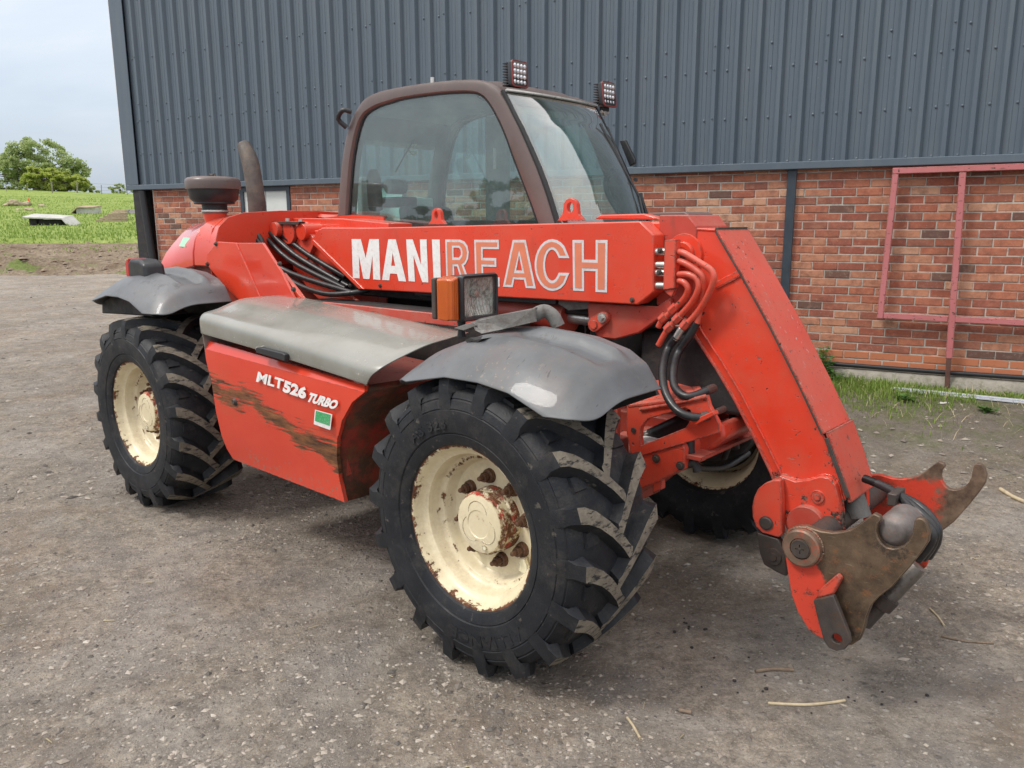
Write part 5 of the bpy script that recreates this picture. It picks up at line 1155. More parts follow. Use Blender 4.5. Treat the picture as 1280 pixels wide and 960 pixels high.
hose([(0.429,-0.100,0.781), (0.470,0.000,0.782), (0.488,0.100,0.806), (0.514,0.100,0.903)], .022, 'brake_pipe', 'red_dull')
hose([(0.483,-0.020,1.100), (0.530,-0.020,0.928), (0.523,0.050,0.766)], .016)
hose([(0.418,-0.100,0.687), (0.395,0.200,0.615), (0.420,0.400,0.647)], .016)
MB().box(.10, .75, -.10, .12, .95, 1.28).build('front_valve_block', 'void', tele, bevel=.02)
MB().prism([(0.149,1.030), (0.242,1.085), (0.260,1.048), (0.192,1.003)], -.22, -.19).build('frame_bracket', 'red', tele, bevel=.003)
MB().box(-.35, .16, -.362, -.332, .72, 1.0).box(-.35, .16, .30, .33, .72, 1.0).build('inner_frame', 'red_dull', tele, bevel=.004)

# ---- headlamp with amber indicator, bracket on the fender
hl = empty('headlamp', tele)
q = [(-0.300,-0.852,1.548), (-0.300,-0.635,1.547), (-0.300,-0.617,1.368), (-0.300,-0.836,1.340)]
ys = [p[1] for p in q]; y0, y1 = (-0.300,-0.852,1.445)[1], (-0.300,-0.626,1.453)[1]; z0, z1 = (-0.300,-0.739,1.351)[2], (-0.300,-0.745,1.549)[2]
MB().loft([[(-.415, y, z) for y, z in rrect(y0+.02, y1-.02, z0+.03, z1-.03, .03)], [(-.38, y, z) for y, z in rrect(y0+.004, y1-.004, z0+.006, z1-.006, .02)], [(-.305, y, z) for y, z in rrect(y0, y1, z0, z1, .014)], [(-.292, y, z) for y, z in rrect(y0+.006, y1-.006, z0+.006, z1-.006, .012)], [(-.296, y, z) for y, z in rrect(y0+.018, y1-.016, z0+.018, z1-.016, .008)], [(-.350, y, z) for y, z in rrect(y0+.019, y1-.017, z0+.019, z1-.017, .008)]]).build('lamp_housing', 'black', hl, smooth=40)
yc, zc = (y0+y1)/2, (z0+z1)/2
nx_, nz_ = 12, 12; vs = []
for i in range(nx_+1):
    for j in range(nz_+1):
        yy = lerp(y0+.019, y1-.017, i/nx_); zz = lerp(z0+.019, z1-.017, j/nz_); r2 = ((yy-yc)/.09)**2+((zz-zc)/.09)**2
        vs.append((-.345+.030*min(r2, 1.1), yy, zz))
MB().add(vs, [(i*(nz_+1)+j, (i+1)*(nz_+1)+j, (i+1)*(nz_+1)+j+1, i*(nz_+1)+j+1) for i in range(nx_) for j in range(nz_)]).build('reflector', 'reflector', hl, smooth=60)
MB().lathe([(.0001, .022), (.014, .02), (.018, .012), (.018, 0)], (-.338, yc, zc+.012), 'x', 16).build('bulb', 'zinc', hl, smooth=50)
MB().box(-.306, -.300, y0+.017, y1-.015, z0+.017, z1-.015).build('lamp_glass', 'lensglass', hl)
ya = y0-.002
MB().loft([[(-.40, yy, zz) for yy, zz in ((ya, z0+.012), (ya-.036, z0+.012), (ya-.036, z1-.016), (ya, z1-.010))], [(-.385, yy, zz) for yy, zz in ((ya, z0+.004), (ya-.054, z0+.010), (ya-.054, z1-.020), (ya, z1-.006))], [(-.335, yy, zz) for yy, zz in ((ya, z0+.002), (ya-.050, z0+.008), (ya-.050, z1-.018), (ya, z1-.004))], [(-.308, yy, zz) for yy, zz in ((ya, z0+.006), (ya-.036, z0+.012), (ya-.036, z1-.022), (ya, z1-.008))]]).build('indicator_lens', 'amber', hl, bevel=.006, seg=3)
MB().box(-.425, -.40, y0-.052, y0+.02, z0+.01, z1-.015).build('indicator_back', 'dark_steel', hl, bevel=.006)
MB().tube([(-.35, y0+.05, z0+.01), (-.35, y0+.05, z0-.035), (-.35, y0+.05, z0-.07)], [.022, .014, .018], 12).build('lamp_stem', 'black', hl, smooth=40)
br = [(-0.189,-0.900,1.365), (-0.164,-0.880,1.381), (0.065,-0.820,1.433), (0.077,-0.820,1.431), (0.081,-0.820,1.382), (-0.051,-0.860,1.346), (-0.136,-0.900,1.324), (-0.172,-0.900,1.334)]
vs = [tuple(p) for p in br]; MB().add(vs+[(x, y+.006, z) for x, y, z in vs], [tuple(range(8)), tuple(range(15, 7, -1))]+[(i, (i+1) % 8, (i+1) % 8+8, i+8) for i in range(8)]).build('lamp_bracket', 'castgrey', tele)
a, b = Vector(br[0]), Vector(br[2]); c_, d_ = Vector((-0.195,-0.740,1.433)), None
MB().loft([[a, a+Vector((0, .02, .004)), a+Vector((0, .02, 0)), a+Vector((0, 0, -.004))], [Vector(br[1]), Vector(br[1])+Vector((0, .10, .004)), Vector(br[1])+Vector((0, .10, 0)), Vector(br[1])+Vector((0, 0, -.004))], [b, b+Vector((0, .10, .004)), b+Vector((0, .10, 0)), b+Vector((0, 0, -.004))]]).build('lamp_bracket_top', 'castgrey', tele)
hose([(0.048,-0.790,1.402), (0.072,-0.760,1.417), (0.101,-0.740,1.398), (0.121,-0.730,1.357)], .028, 'fender_bracket_tube', 'castgrey', n=14)
MB().prism([(-0.299,1.332), (-0.183,1.368), (-0.165,1.353), (-0.239,1.327)], -.90, -.80).build('lamp_foot', 'castgrey', tele, bevel=.002)
MB().box(-1.9, -.35, -.60, -.575, 1.285, 1.335).build('body_rail', 'red_dull', tele, bevel=.003)

# running gear at the far wheel: hub and knuckle blackened to stand for shade
hb = MB(); hb.lathe([(.0001, -.42), (.13, -.42), (.15, -.39), (.15, -.30), (.22, -.27), (.235, -.24), (.235, -.19)], (0, 1.12, .6), 'y', 32); hb.build('planetary_hub_shade', 'void', tele, smooth=40)
MB().prism([(0.191,0.806), (0.304,0.884), (0.420,0.842), (0.483,0.742), (0.422,0.659), (0.298,0.598), (0.156,0.582)], .30, .42).build('steering_knuckle_shade', 'void', tele, bevel=.02, seg=3)
MB().prism([(0.368,0.815), (0.444,0.883), (0.521,0.889), (0.539,0.827), (0.489,0.760), (0.388,0.725)], -.08, .16).build('axle_nose', 'red_dull', tele, bevel=.02, seg=3)
for A, B, C_ in (((0.475,0.000,1.042), (0.509,0.050,0.875), (0.418,0.150,0.678)), ((0.383,0.100,1.070), (0.345,0.100,0.933), (0.369,0.100,0.785)), ((0.164,0.000,1.245), (0.203,0.000,1.119), (0.272,0.050,0.981)), ((0.172,0.100,1.159), (0.287,0.100,1.115), (0.401,0.100,0.960))):
    hose([A, B, C_], .015)

def bead(pts, r=.0045, name='weld_bead', mat='red_goose'):
    P_ = smoothpoly(pts, 14); k = random.Random(len(pts)); MB().tube([(p[0]+k.uniform(-.001, .001), p[1], p[2]+k.uniform(-.001, .001)) for p in P_], [r*k.uniform(.75, 1.2) for _ in P_], 6).build(name, mat, tele, smooth=60)
bead([(x, -.133, z) for x, z in ear[:9]]); bead([(x, -.132, z) for x, z in fl[:-1]])
bead([(x-.006, -.133, z-.004) for x, z in [st_[0], st_[1]]], .004); bead([(x, -.133, z-.002) for x, z in [st_[3], st_[2]]], .004)
bead([(pivc[0]+.072*math.cos(a), -.4215, pivc[2]+.072*math.sin(a)) for a in np.linspace(0, 6.2, 14)], .005, mat='bossmat')
# split and black scuff in the fender beside the lamp foot
MB().prism([(-0.112,1.312), (-0.086,1.324), (-0.055,1.319), (-0.017,1.327), (-0.043,1.312), (-0.077,1.311), (-0.099,1.304)], -1.02, -.95).build('fender_split', 'void', tele)

MB().prism([(-3.405,1.187), (-3.385,1.266), (-3.199,1.323), (-2.920,1.329), (-2.751,1.252), (-2.674,1.220), (-3.121,1.202)], -1.08, -.85).build('fender_liner', 'void', tele, bevel=.01)

# ---- cab
cab = tele
OUT = [(-2.502,1.729), (-2.501,1.792), (-2.455,2.043), (-2.396,2.251), (-2.329,2.394), (-2.253,2.469), (-2.167,2.534), (-2.030,2.563), (-1.781,2.569), (-1.541,2.565), (-1.349,2.555), (-1.179,2.537), (-1.091,2.513), (-1.017,2.470), (-0.959,2.410), (-0.902,2.323), (-0.851,2.246), (-0.739,2.051), (-0.667,1.901), (-0.612,1.765), (-0.596,1.732)]
INN = [(-2.391,1.729), (-2.390,1.792), (-2.346,2.039), (-2.308,2.195), (-2.245,2.345), (-2.174,2.433), (-2.052,2.471), (-1.919,2.486), (-1.785,2.496), (-1.490,2.493), (-1.325,2.483), (-1.220,2.472), (-1.143,2.450), (-1.080,2.399), (-1.019,2.317), (-0.962,2.221), (-0.915,2.122), (-0.852,1.998), (-0.789,1.875), (-0.739,1.767), (-0.722,1.731)]
CR = random.Random(5)
O_ = smoothpoly(OUT, 3); I_ = smoothpoly(INN, 3)
def side_frame(y0, y1, name='cab_side_frame'):
    n = min(len(O_), len(I_)); secs = []
    # sweep a rounded section between outer and inner lines
    for i in range(n):
        o = Vector(O_[i]); q = Vector(I_[i]); d = (q-o)
        P = lambda t, y: (o.x+d.x*t, y, o.y+d.y*t)
        s = 1 if y1 > y0 else -1
        secs.append([P(.0, y0+s*.03), P(.10, y0+s*.008), P(.35, y0), P(.85, y0+s*.002), P(1, y0+s*.02), P(1, y1-s*.01), P(.85, y1), P(.1, y1), P(0, y1-s*.02)])
    return MB().loft(secs).build(name, 'cabframe', cab, smooth=45)
side_frame(.15, .245); side_frame(1.05, .955)
# rubber seals and side glass
def pane(name, y, t, poly, mat, parent=None): return MB().prism(poly, y, y+t).build(name, mat, parent or cab)
n = len(I_); cen = (sum(p[0] for p in I_)/n, sum(p[1] for p in I_)/n)
def shrink(poly, k): return [(cen[0]+(p[0]-cen[0])*k, cen[1]+(p[1]-cen[1])*k) for p in poly]
for y0 in (.168, 1.020):
    se = MB(); a = I_; b = shrink(I_, .982)
    se.loft([[(p[0], y0, p[1]), (q[0], y0, q[1]), (q[0], y0+.014, q[1]), (p[0], y0+.014, p[1])] for p, q in zip(a, b)]); se.build('window_seal', 'rubberseal', cab)
pane('side_window', .176, .004, I_, 'glass'); pane('side_window', 1.028, .004, I_, 'glass')
# windscreen: curved sheet between the front pillars
WL = [(-0.988,2.462), (-0.953,2.406), (-0.902,2.323), (-0.851,2.246), (-0.739,2.051), (-0.667,1.901), (-0.612,1.765), (-0.596,1.723)]
WLs = smoothpoly(WL, 4)
def ws(u, v, off=0):
    i = v*(len(WLs)-1); k = int(min(i, len(WLs)-2)); f = i-k; x = lerp(WLs[k][0], WLs[k+1][0], f); z = lerp(WLs[k][1], WLs[k+1][1], f)
    y = lerp(.165, 1.035, u); bul = (.035+.085*min(1, v*1.6))*(1-abs(2*u-1)**2.4); return (x+bul+off*.9, y, z+off*.4+.0*bul)
nu, nv = 24, 20
vs = [ws(i/nu, j/nv) for i in range(nu+1) for j in range(nv+1)]
fs = [(i*(nv+1)+j, (i+1)*(nv+1)+j, (i+1)*(nv+1)+j+1, i*(nv+1)+j+1) for i in range(nu) for j in range(nv)]
mb = MB(); mb.add(vs, fs); wso = mb.build('windscreen', 'windscreen', cab, smooth=60); so = wso.modifiers.new('t', 'SOLIDIFY'); so.thickness = .005
for u0 in (0.0, 1.0):
    uu = (u0, u0+(.022 if u0 == 0 else -.022))
    mb = MB(); mb.loft([[ws(uu[0], v, .004), ws(uu[1], v, .004), ws(uu[1], v, -.012), ws(uu[0], v, -.012)] for v in np.linspace(0, 1, 20)]); mb.build('windscreen_seal', 'rubberseal', cab)
# roof, front visor bar, rear header, lining
mb = MB(); T = [p for p in O_ if p[1] > 2.40]; T = T[4:-1:2]
mb.loft([[(p[0], .20, p[1]-.012), (p[0], .35, p[1]+.012), (p[0], .85, p[1]+.012), (p[0], 1.0, p[1]-.012), (p[0], 1.0, p[1]-.035), (p[0], .20, p[1]-.035)] for p in T]); mb.build('roof', 'cabframe', cab, smooth=50)
mb = MB(); mb.loft([[(p[0], .22, p[1]-.05), (p[0], .98, p[1]-.05), (p[0], .98, p[1]-.075), (p[0], .22, p[1]-.075)] for p in T]); mb.build('roof_lining', 'liner', cab, smooth=50)
mb = MB(); mb.loft([[ws(u, 0, .0), ws(u, .0, .016), tuple(Vector(ws(u, .0, .012))+Vector((-.02, 0, .016))), tuple(Vector(ws(u, 0, 0))+Vector((-.07, 0, .014)))] for u in np.linspace(.03, .97, 14)]); mb.build('front_header', 'cabframe', cab, smooth=30)
mb = MB(); mb.loft([[ws(u, .03, .004), ws(u, .03, .016), ws(u, .0, .020), ws(u, -.0, .004)] for u in np.linspace(.02, .98, 14)]); mb.build('header_trim', 'zinc', cab, smooth=40)
rr = O_[12]
MB().prism([(-2.44, 2.28), (-2.40, 2.30), (-2.20, 2.50), (-2.24, 2.52)], .2, 1.0).build('rear_header', 'cabframe', cab, bevel=.01)
MB().loft([[(-2.46, y, 1.72), (-2.45, y, 1.72), (-2.38, y, 2.31), (-2.39, y, 2.31)] for y in (.235, .965)]).build('rear_window', 'glass', cab)
# rear window corner posts and far door post
x1 = (-1.878,1.916)[0]; x2 = (-1.689,1.912)[0]
MB().box(x1, x2, .965, 1.02, .8, 2.47).build('door_post', 'liner', cab, bevel=.01)
MB().box((x1+x2)/2-.012, (x1+x2)/2+.01, .960, .966, 2.12, 2.26).build('post_label', 'white', cab)
# lower body and floor
lb = [(-2.50, 1.775), (-.60, 1.775), (-.50, 1.60), (-.42, 1.2), (-.5, .78), (-2.3, .78), (-2.5, 1.1)]
MB().prism(lb, .18, .195).build('cab_lower_side', 'void', cab, bevel=.004)
MB().prism(lb, 1.02, 1.05).build('cab_lower_side', 'red', cab, bevel=.004)
MB().box(-2.49, -.55, .2, 1.02, .80, .86).build('cab_floor', 'void', cab)
MB().box(-2.5, -2.44, .2, 1.02, .86, 1.72).build('cab_rear_wall', 'void', cab)
MB().prism([(-.62, 1.775), (-.58, 1.775), (-.40, 1.2), (-.48, .80), (-.55, .80)], .2, 1.02).build('cab_front_wall', 'void', cab)
# dashboard, steering wheel, seat, levers
MB().prism([(-.66, 1.74), (-.62, 1.60), (-.64, 1.2), (-.80, 1.2), (-.98, 1.55), (-.95, 1.66)], .25, .98).build('dashboard', 'black', cab, bevel=.02, seg=3)
stw = empty('steering_wheel', cab)
ax = Vector((-.42, 0, .907)); cc = Vector((-1.12, .60, 1.72)); u_ = Vector((.907, 0, .42)); v_ = Vector((0, 1, 0))
MB().tube([cc+(u_*math.cos(a)+v_*math.sin(a))*.19 for a in np.linspace(0, 2*math.pi, 33)], .015, 8, caps=False).build('wheel_rim', 'seat', stw, smooth=60)
MB().tube([cc-u_*.19, cc, cc+u_*.19], .012, 6).tube([cc, cc+v_*.19], .012, 6).tube([cc, cc-ax*.45], .03, 10).build('wheel_spokes', 'seat', stw, smooth=60)
sb = empty('driver_seat', cab)
MB().box(-2.0, -1.5, .36, .86, 1.14, 1.28).build('seat_cushion', 'seat', sb, bevel=.05, seg=4)
MB().prism([(-2.06, 1.26), (-1.93, 1.24), (-2.06, 1.86), (-2.15, 1.88)], .38, .84).build('seat_back', 'seat', sb, bevel=.04, seg=4)
MB().prism([(-2.36, 1.84), (-2.28, 1.84), (-2.30, 2.06), (-2.33, 2.13), (-2.37, 2.06)], .30, .40).build('headrest', 'seat', sb, bevel=.03, seg=4)
MB().box(-1.95, -1.6, .42, .8, .86, 1.14).build('seat_base', 'void', sb)
c = (-2.318,0.550,1.917)
cn = empty('control_console', cab)
MB().box(c[0]-.20, c[0]+.12, .48, .62, c[2]-.05, c[2]+.02).build('console_box', 'black', cn, bevel=.012)
MB().cyl((c[0]+.0, 0, c[2]+.09), .05, .46, .60, n=20).build('radio_knob', 'castgrey', cn, bevel=.006)
MB().tube([(c[0]+.08, .55, c[2]-.02), (c[0]+.13, .55, c[2]-.12), (c[0]+.02, .55, c[2]-.25)], .03, 10, smooth=4).build('lever', 'seat', cn, smooth=60)
MB().box(c[0]-.40, c[0]-.34, .50, .66, c[2]-.3, c[2]+.16).box(c[0]-.5, c[0]-.34, .50, .66, c[2]+.10, c[2]+.16).build('control_panel', 'liner', cn, bevel=.01)
MB().box(c[0]-.42, c[0]-.02, .70, .90, 1.3, c[2]+.02).build('instrument_cover', 'mint', cn, bevel=.01)
MB().tube([(-0.746,0.900,2.073), (-0.808,0.900,2.015), (-0.795,0.900,1.925), (-0.704,0.900,1.806)], .016, 10, smooth=4).build('grab_rail', 'seat', cab, smooth=60)
# rear wiper
MB().tube([(-2.370,0.573,2.109), (-2.370,0.681,2.250), (-2.370,0.806,2.395)], .006, 6).build('rear_wiper', 'black', cab)
# round approval sticker in the rear glass
c = (-2.390,0.760,2.284); mb = MB()
mb.tube([(c[0], c[1]+.045*math.cos(a), c[2]+.045*math.sin(a)) for a in np.linspace(.7, 5.6, 18)], .006, 6).tube([(c[0], c[1]-.012+.028*math.cos(a), c[2]+.028*math.sin(a)) for a in np.linspace(.9, 5.4, 12)], .005, 6).tube([(c[0], c[1]+.016+.024*math.cos(a), c[2]+.028*math.sin(a)) for a in np.linspace(.9, 5.4, 12)], .005, 6)
M['yellowish'] = simple('yellow_sticker', (.62, .66, .30), .5); mb.build('round_sticker', 'yellowish', cab)
# windscreen wipers, linkage, mirror bracket
MB().tube([ws(.80, .97, .02), ws(.86, .72, .022), ws(.80, .28, .02)], .008, 6).build('wiper_arm', 'black', cab)
MB().tube([ws(.93, .95, .02), ws(.93, .30, .018)], .006, 6).tube([ws(.90, .62, .03), ws(.97, .62, .03)], .012, 6).tube([ws(.89, .7, .03), ws(.90, .99, .03)], .010, 6).build('wiper_blade', 'black', cab)
mb = MB(); q = [(-0.831,1.060,2.250), (-0.790,1.060,2.252), (-0.717,1.060,2.135), (-0.716,1.060,2.112), (-0.751,1.060,2.094)]
mb.prism([(p[0], p[2]) for p in q], 1.06, 1.085); mb.build('mirror_bracket', 'black', cab, bevel=.004)
# near edge grab and rear cab lamp
MB().tube([(-2.33, .14, 2.37), (-2.36, .10, 2.42), (-2.31, .10, 2.47), (-2.27, .14, 2.46)], .016, 8, smooth=3).build('rear_lamp_stub', 'black', cab, smooth=60)
MB().cyl((-1.56, .19, 2.565), .012, 0, .03, axis='z', n=10).build('roof_stud', 'zinc', cab)

# ---- square LED work lamps on the roof edge
def work_lamp(face, lean, name='work_lamp'):
    y0, y1, z0, z1 = face; w = empty(name, cab); yc, zc = (y0+y1)/2, (z0+z1)/2; X = -1.0
    h = (z1-z0)/2; w_ = h*.93
    def sq(x, k, kz=None): kz = kz or k; return [(x+lean*(z-0), yc+y*k, zc+z*kz) for y, z in rrect(-w_, w_, -h, h, h*.22, 4)]
    MB().loft([sq(X-.035, .86), sq(X-.02, .96), sq(X-.004, 1.0), sq(X+.002, .97)]).build('lamp_body', 'black', w, smooth=35)
    M.setdefault('bezel', simple('dull_red_bezel', (.20, .035, .03), .5))
    MB().loft([sq(X+.0, 1.0), sq(X+.006, .99), sq(X+.006, .88), sq(X+.0, .87)]).build('bezel', 'bezel', w, smooth=30)
    mb = MB()
    for k in range(9):
        z = zc-h*.8+k*h*.2; mb.box(X-.075, X-.03, yc-w_*.86, yc+w_*.86, z-.0028, z+.0028)
    mb.build('cooling_fins', 'black', w)['kind'] = 'stuff'
    mb = MB(); s = w_*.41
    for i in range(4):
        for j in range(4):
            mb.lathe([(.0001, .010), (s*.25, .0095), (s*.42, .006), (s*.5, .0)], (X-.0005, yc+(i-1.5)*s, zc+(j-1.5)*s*1.05), 'x', 10)
    mb.build('led_optics', 'led', w, smooth=60)['kind'] = 'stuff'
    MB().box(X+.0, X+.003, yc-w_*.9, yc+w_*.9, zc-h*.9, zc+h*.9).build('lamp_backing', 'castgrey', w)
    MB().box(X-.05, X-.015, yc-.03, yc+.03, zc-h-.022, zc-h+.004).build('lamp_mount', 'black', w, bevel=.003)
    MB().box(X-.045, X-.02, yc-.012, yc+.012, zc-h-.05, zc-h-.02).cyl((X-.03, 0, zc-h-.028), .011, yc-.035, yc+.035, n=8).build('mount_bracket', 'zinc', w, bevel=.002)
    MB().tube([(X-.07, yc-.01, zc-h*.5), (X-.12, yc-.03, zc-h-.01), (X-.17, yc-.09, zc-h+.02), (X-.20, yc-.13, zc-h-.03), (X-.18, yc-.10, zc-h-.06)], .005, 6, smooth=5).tube([(X-.07, yc, zc-h*.6), (X-.14, yc-.05, zc-h-.03), (X-.19, yc-.1, zc-h-.04)], .004, 6, smooth=4).build('lamp_cable', 'hose', w, smooth=60)
a = (-1.000,0.252,2.554); b = (-1.000,0.396,2.572); t = (-1.000,0.315,2.635); l = (-1.000,0.314,2.493)
work_lamp((a[1], b[1], l[2], t[2]), -.05)
a = (-1.000,1.111,2.553); b = (-1.000,1.251,2.569); t = (-1.000,1.169,2.627); l = (-1.000,1.175,2.474)
work_lamp((a[1], b[1], l[2], t[2]), -.12)

# ------------------------------------------------------------ gravel stones, twigs, moss and weeds
def stones(name, n, region, size, mat, seed, dens=None):
    r = np.random.RandomState(seed); V = []; F = []; k = 0
    base = np.array([(1, 0, 0), (0, 1, 0), (-1, 0, 0), (0, -1, 0), (0, 0, 1), (0, 0, -1)], float)
    fc = [(0, 1, 4), (1, 2, 4), (2, 3, 4), (3, 0, 4), (1, 0, 5), (2, 1, 5), (3, 2, 5), (0, 3, 5)]
    x0, x1, y0, y1 = region; cnt = 0
    while cnt < n:
        # more stones close to the eye where they can be seen
        t = r.rand(); y = y0+(y1-y0)*t**1.7; x = r.uniform(-1, 1)*(1.0+.72*y); 
        if not (x0 < x < x1): continue
        if dens is not None and r.rand() > dens(x, y): continue
        s = size*(.45+r.rand()**3*1.5); p = base*(s*(1+r.rand()*.6), s*(.7+r.rand()*.4), s*(.30+r.rand()*.35)); p = p*(1+(r.rand(6, 3)-.5)*.5)
        a = r.rand()*6.283; c, q = math.cos(a), math.sin(a); p = np.c_[p[:, 0]*c-p[:, 1]*q, p[:, 0]*q+p[:, 1]*c, p[:, 2]]
        z = float(yard(x, y)); p += (x, y, z+s*.12); V.append(p); F += [(i+k, j+k, l+k) for i, j, l in fc]; k += 6; cnt += 1
    me = bpy.data.meshes.new(name); me.from_pydata(np.concatenate(V).tolist(), [], F); o = link(name, me, mat); o['kind'] = 'stuff'; return o
m = MT('loose_stone'); r = m.n('ShaderNodeNewGeometry').outputs['Random Per Island']
M['stone'] = m.out(m.ramp(r, (0, (.10, .092, .085)), (.25, (.20, .175, .15)), (.5, (.28, .245, .205)), (.75, (.34, .30, .25)), (.95, (.38, .34, .29)), (1, (.46, .42, .37))), .85, 0, .2)
dn = lambda x, y: min(1, max(.10, 0.45+2.2*float(fbm(x*.8+3, y*.8+9, 3))))
stones('loose_gravel', 26000, (-7, 7, 1.2, 9.0), .0062, 'stone', 5, dn)
stones('coarse_gravel', 2600, (-8, 8, 1.3, 12.0), .0100, 'stone', 8, dn)
stones('distant_gravel', 5200, (-16, 9, 5.0, 27.0), .015, 'stone', 19)
stones('pebbles_and_chips', 340, (-8, 8, 1.5, 14.0), .013, 'stone', 12)
# straw scraps and bark bits scattered over the yard
mb = MB()
for i in range(190):
    t = random.random(); y = 1.5+7*t**1.2; x = random.uniform(-1, 1)*(1+.7*y); z = float(yard(x, y))+.004; L = random.uniform(.012, .06); a = random.uniform(0, 6.28)
    w = random.uniform(.0012, .003); d = Vector((math.cos(a), math.sin(a), random.uniform(-.05, .12))); n = Vector((-d.y, d.x, 0))*w; p = Vector((x, y, z))
    mb.loft([[p-n, p+n, p+Vector((0, 0, w))], [p+d*L-n*.5, p+d*L+n*.5, p+d*L+Vector((0, 0, w))]])
mb.build('straw_scraps', 'straw', fix=False)['kind'] = 'stuff'
M['twig'] = simple('dead_twig', (.23, .17, .12), .85, scale=30, grime=(.08, .055, .04)); M['straw2'] = simple('pale_dry_stem', (.46, .38, .25), .8, scale=30)
TW = [(((0.964,2.904,0.000), (1.039,2.921,0.000), (1.120,2.914,0.000)), .008, 'twig', 'short dark brown twig on gravel right of the front tyre'),
 (((0.947,2.688,0.000), (1.078,2.679,0.000), (1.188,2.696,0.000), (1.242,2.711,0.000)), .006, 'straw2', 'long pale curved stem lying on gravel below the carriage'),
 (((1.844,3.174,0.000), (1.925,3.133,0.000), (2.035,3.112,0.000)), .005, 'twig', 'thin bent twig on gravel right of the carriage'),
 (((3.211,5.039,0.020), (3.218,4.913,0.020), (3.244,4.808,0.020)), .013, 'straw2', 'pale stick entering the picture at the right edge'),
 (((1.926,3.428,0.000), (1.923,3.352,0.000), (1.906,3.264,0.000)), .0045, 'straw2', 'short straight straw on gravel behind the stop arm'),
 (((0.413,2.612,0.000), (0.428,2.560,0.000), (0.441,2.492,0.000)), .005, 'straw2', 'forked straw on gravel in front of the front tyre'),
 (((0.609,2.650,0.000), (0.650,2.635,0.000)), .008, 'twig', 'stubby reddish bark chip near the bottom centre')]
for pts, r_, mt, lab in TW:
    P_s = [(p[0], p[1], float(yard(p[0], p[1]))+r_*.8) for p in pts]
    tag(MB().tube(P_s, r_, 7, smooth=4).build('twig', mt, smooth=60), lab, 'twig')
# dark droppings / clods
mb = MB(); rr_ = random.Random(4)
for (px_c, py_c, n_, sp) in (((0.763,3.280,0.000), 0, 9, .05), ((0.894,2.836,0.000), 0, 4, .07), ((1.332,2.752,0.000), 0, 5, .06), ((0.929,2.881,0.000), 0, 4, .1), ((1.533,2.730,0.000), 0, 2, .05), ((0.942,2.335,0.000), 0, 4, .3), ((1.953,3.221,0.000), 0, 5, .8), ((2.580,3.979,0.000), 0, 7, .6)):
    for i in range(n_):
        x = px_c[0]+rr_.gauss(0, sp); y = px_c[1]+rr_.gauss(0, sp); s = rr_.uniform(.004, .009)
        mb.lathe([(.0001, s), (s*.8, s*.6), (s, 0), (.0001, -s*.2)], (x, y, float(yard(x, y))+s*.2), 'z', 7)
mb.build('dark_clods', 'void')['kind'] = 'stuff'

def wallpt(s, off, z=None):
    p = WO+WD*s-WN*off; return (p.x, p.y)
# moss/grass along the wall foot
pts = []
rr_ = random.Random(21)
for i in range(24000):
    s = rr_.uniform(4.5, 13.5); off = abs(rr_.gauss(.0, .42))+.08
    x, y = wallpt(s, off); d = float(fbm(x*1.3+5, y*1.3, 4))
    lush = max(0, 1-abs(s-9.2)/1.3)
    if d+.25*lush+.45*max(0, .35-off) < .02+.10*off: continue
    pts.append((x, y, .45+.9*lush*max(0, 1-off)))
blades('wall_foot_grass', pts, .085, .008, 'blade', yard, 'green grass growing on the soil at the wall foot', 'grass')
pts = []
for i in range(900):
    s = rr_.uniform(7.8, 13.3); off = abs(rr_.gauss(.1, .5))+.12; x, y = wallpt(s, off); pts.append((x, y, .8))
blades('dry_grass_stems', pts, .09, .005, 'straw', yard, 'dry straw coloured stems among the grass at the wall foot', 'dry grass', lean=2.5)

def weed(s, off, hgt, n, label, seed=0, w=.05):
    r = random.Random(seed); x0, y0 = wallpt(s, off); z0 = float(yard(x0, y0)); root = empty('weed', None, (x0, y0, z0)); tag(root, label, 'weed')
    mb = MB(); lf = MB()
    for i in range(n):
        a = r.uniform(0, 6.28); ln = r.uniform(.02, .12); h = hgt*r.uniform(.45, 1); top = Vector((math.cos(a)*ln, math.sin(a)*ln, h)); mb.tube([(0, 0, 0), top*.5+Vector((0, 0, .02)), top], [.004, .003, .002], 5)
        for k in range(9):
            t = .15+.85*k/8; p = top*t; b = r.uniform(0, 6.28); L = w*r.uniform(.7, 1.6)*(1.25-.6*t); d = Vector((math.cos(b), math.sin(b), r.uniform(.1, .6))).normalized(); q = d.cross(Vector((0, 0, 1))).normalized()*L*.22
            tip = p+d*L-Vector((0, 0, L*.2)); m1 = p+d*L*.5
            lf.add([p, m1+q, tip, m1-q], [(0, 1, 2), (0, 2, 3)])
    mb.build('stem', 'weedleaf', root); lf.build('leaves', 'weedleaf', root, fix=False)['kind'] = 'stuff'
weed((9.142,0.475)[0], .12, .36, 14, 'tall leafy thistle growing at the wall foot right of the boom', 1, .085)
weed((9.134,0.383)[0]+.12, .22, .16, 10, 'low leafy weed beside the tall thistle at the wall foot', 2, .07)
weed((9.858,0.202)[0], .60, .05, 6, 'flat green rosette on the mossy soil below the metal strips', 3, .07)
weed((10.462,0.194)[0], .72, .05, 6, 'small green tuft on the mossy soil near the right edge', 6, .05)
tag(MB().loft([[(lerp(0, .12, t), .03*math.sin(t*7), .02+.10*t), (lerp(0, .12, t)+.03, .05+.03*math.sin(t*7), .02+.06*t), (lerp(0, .12, t), .10, .0), (lerp(0, .12, t)-.03, .03, .0)] for t in np.linspace(0, 1, 7)]).build('plastic_scrap', 'black', loc=(*wallpt((9.218,0.345)[0], .30), .22), smooth=60), 'crumpled black plastic scrap by the weeds at the wall foot', 'plastic scrap')
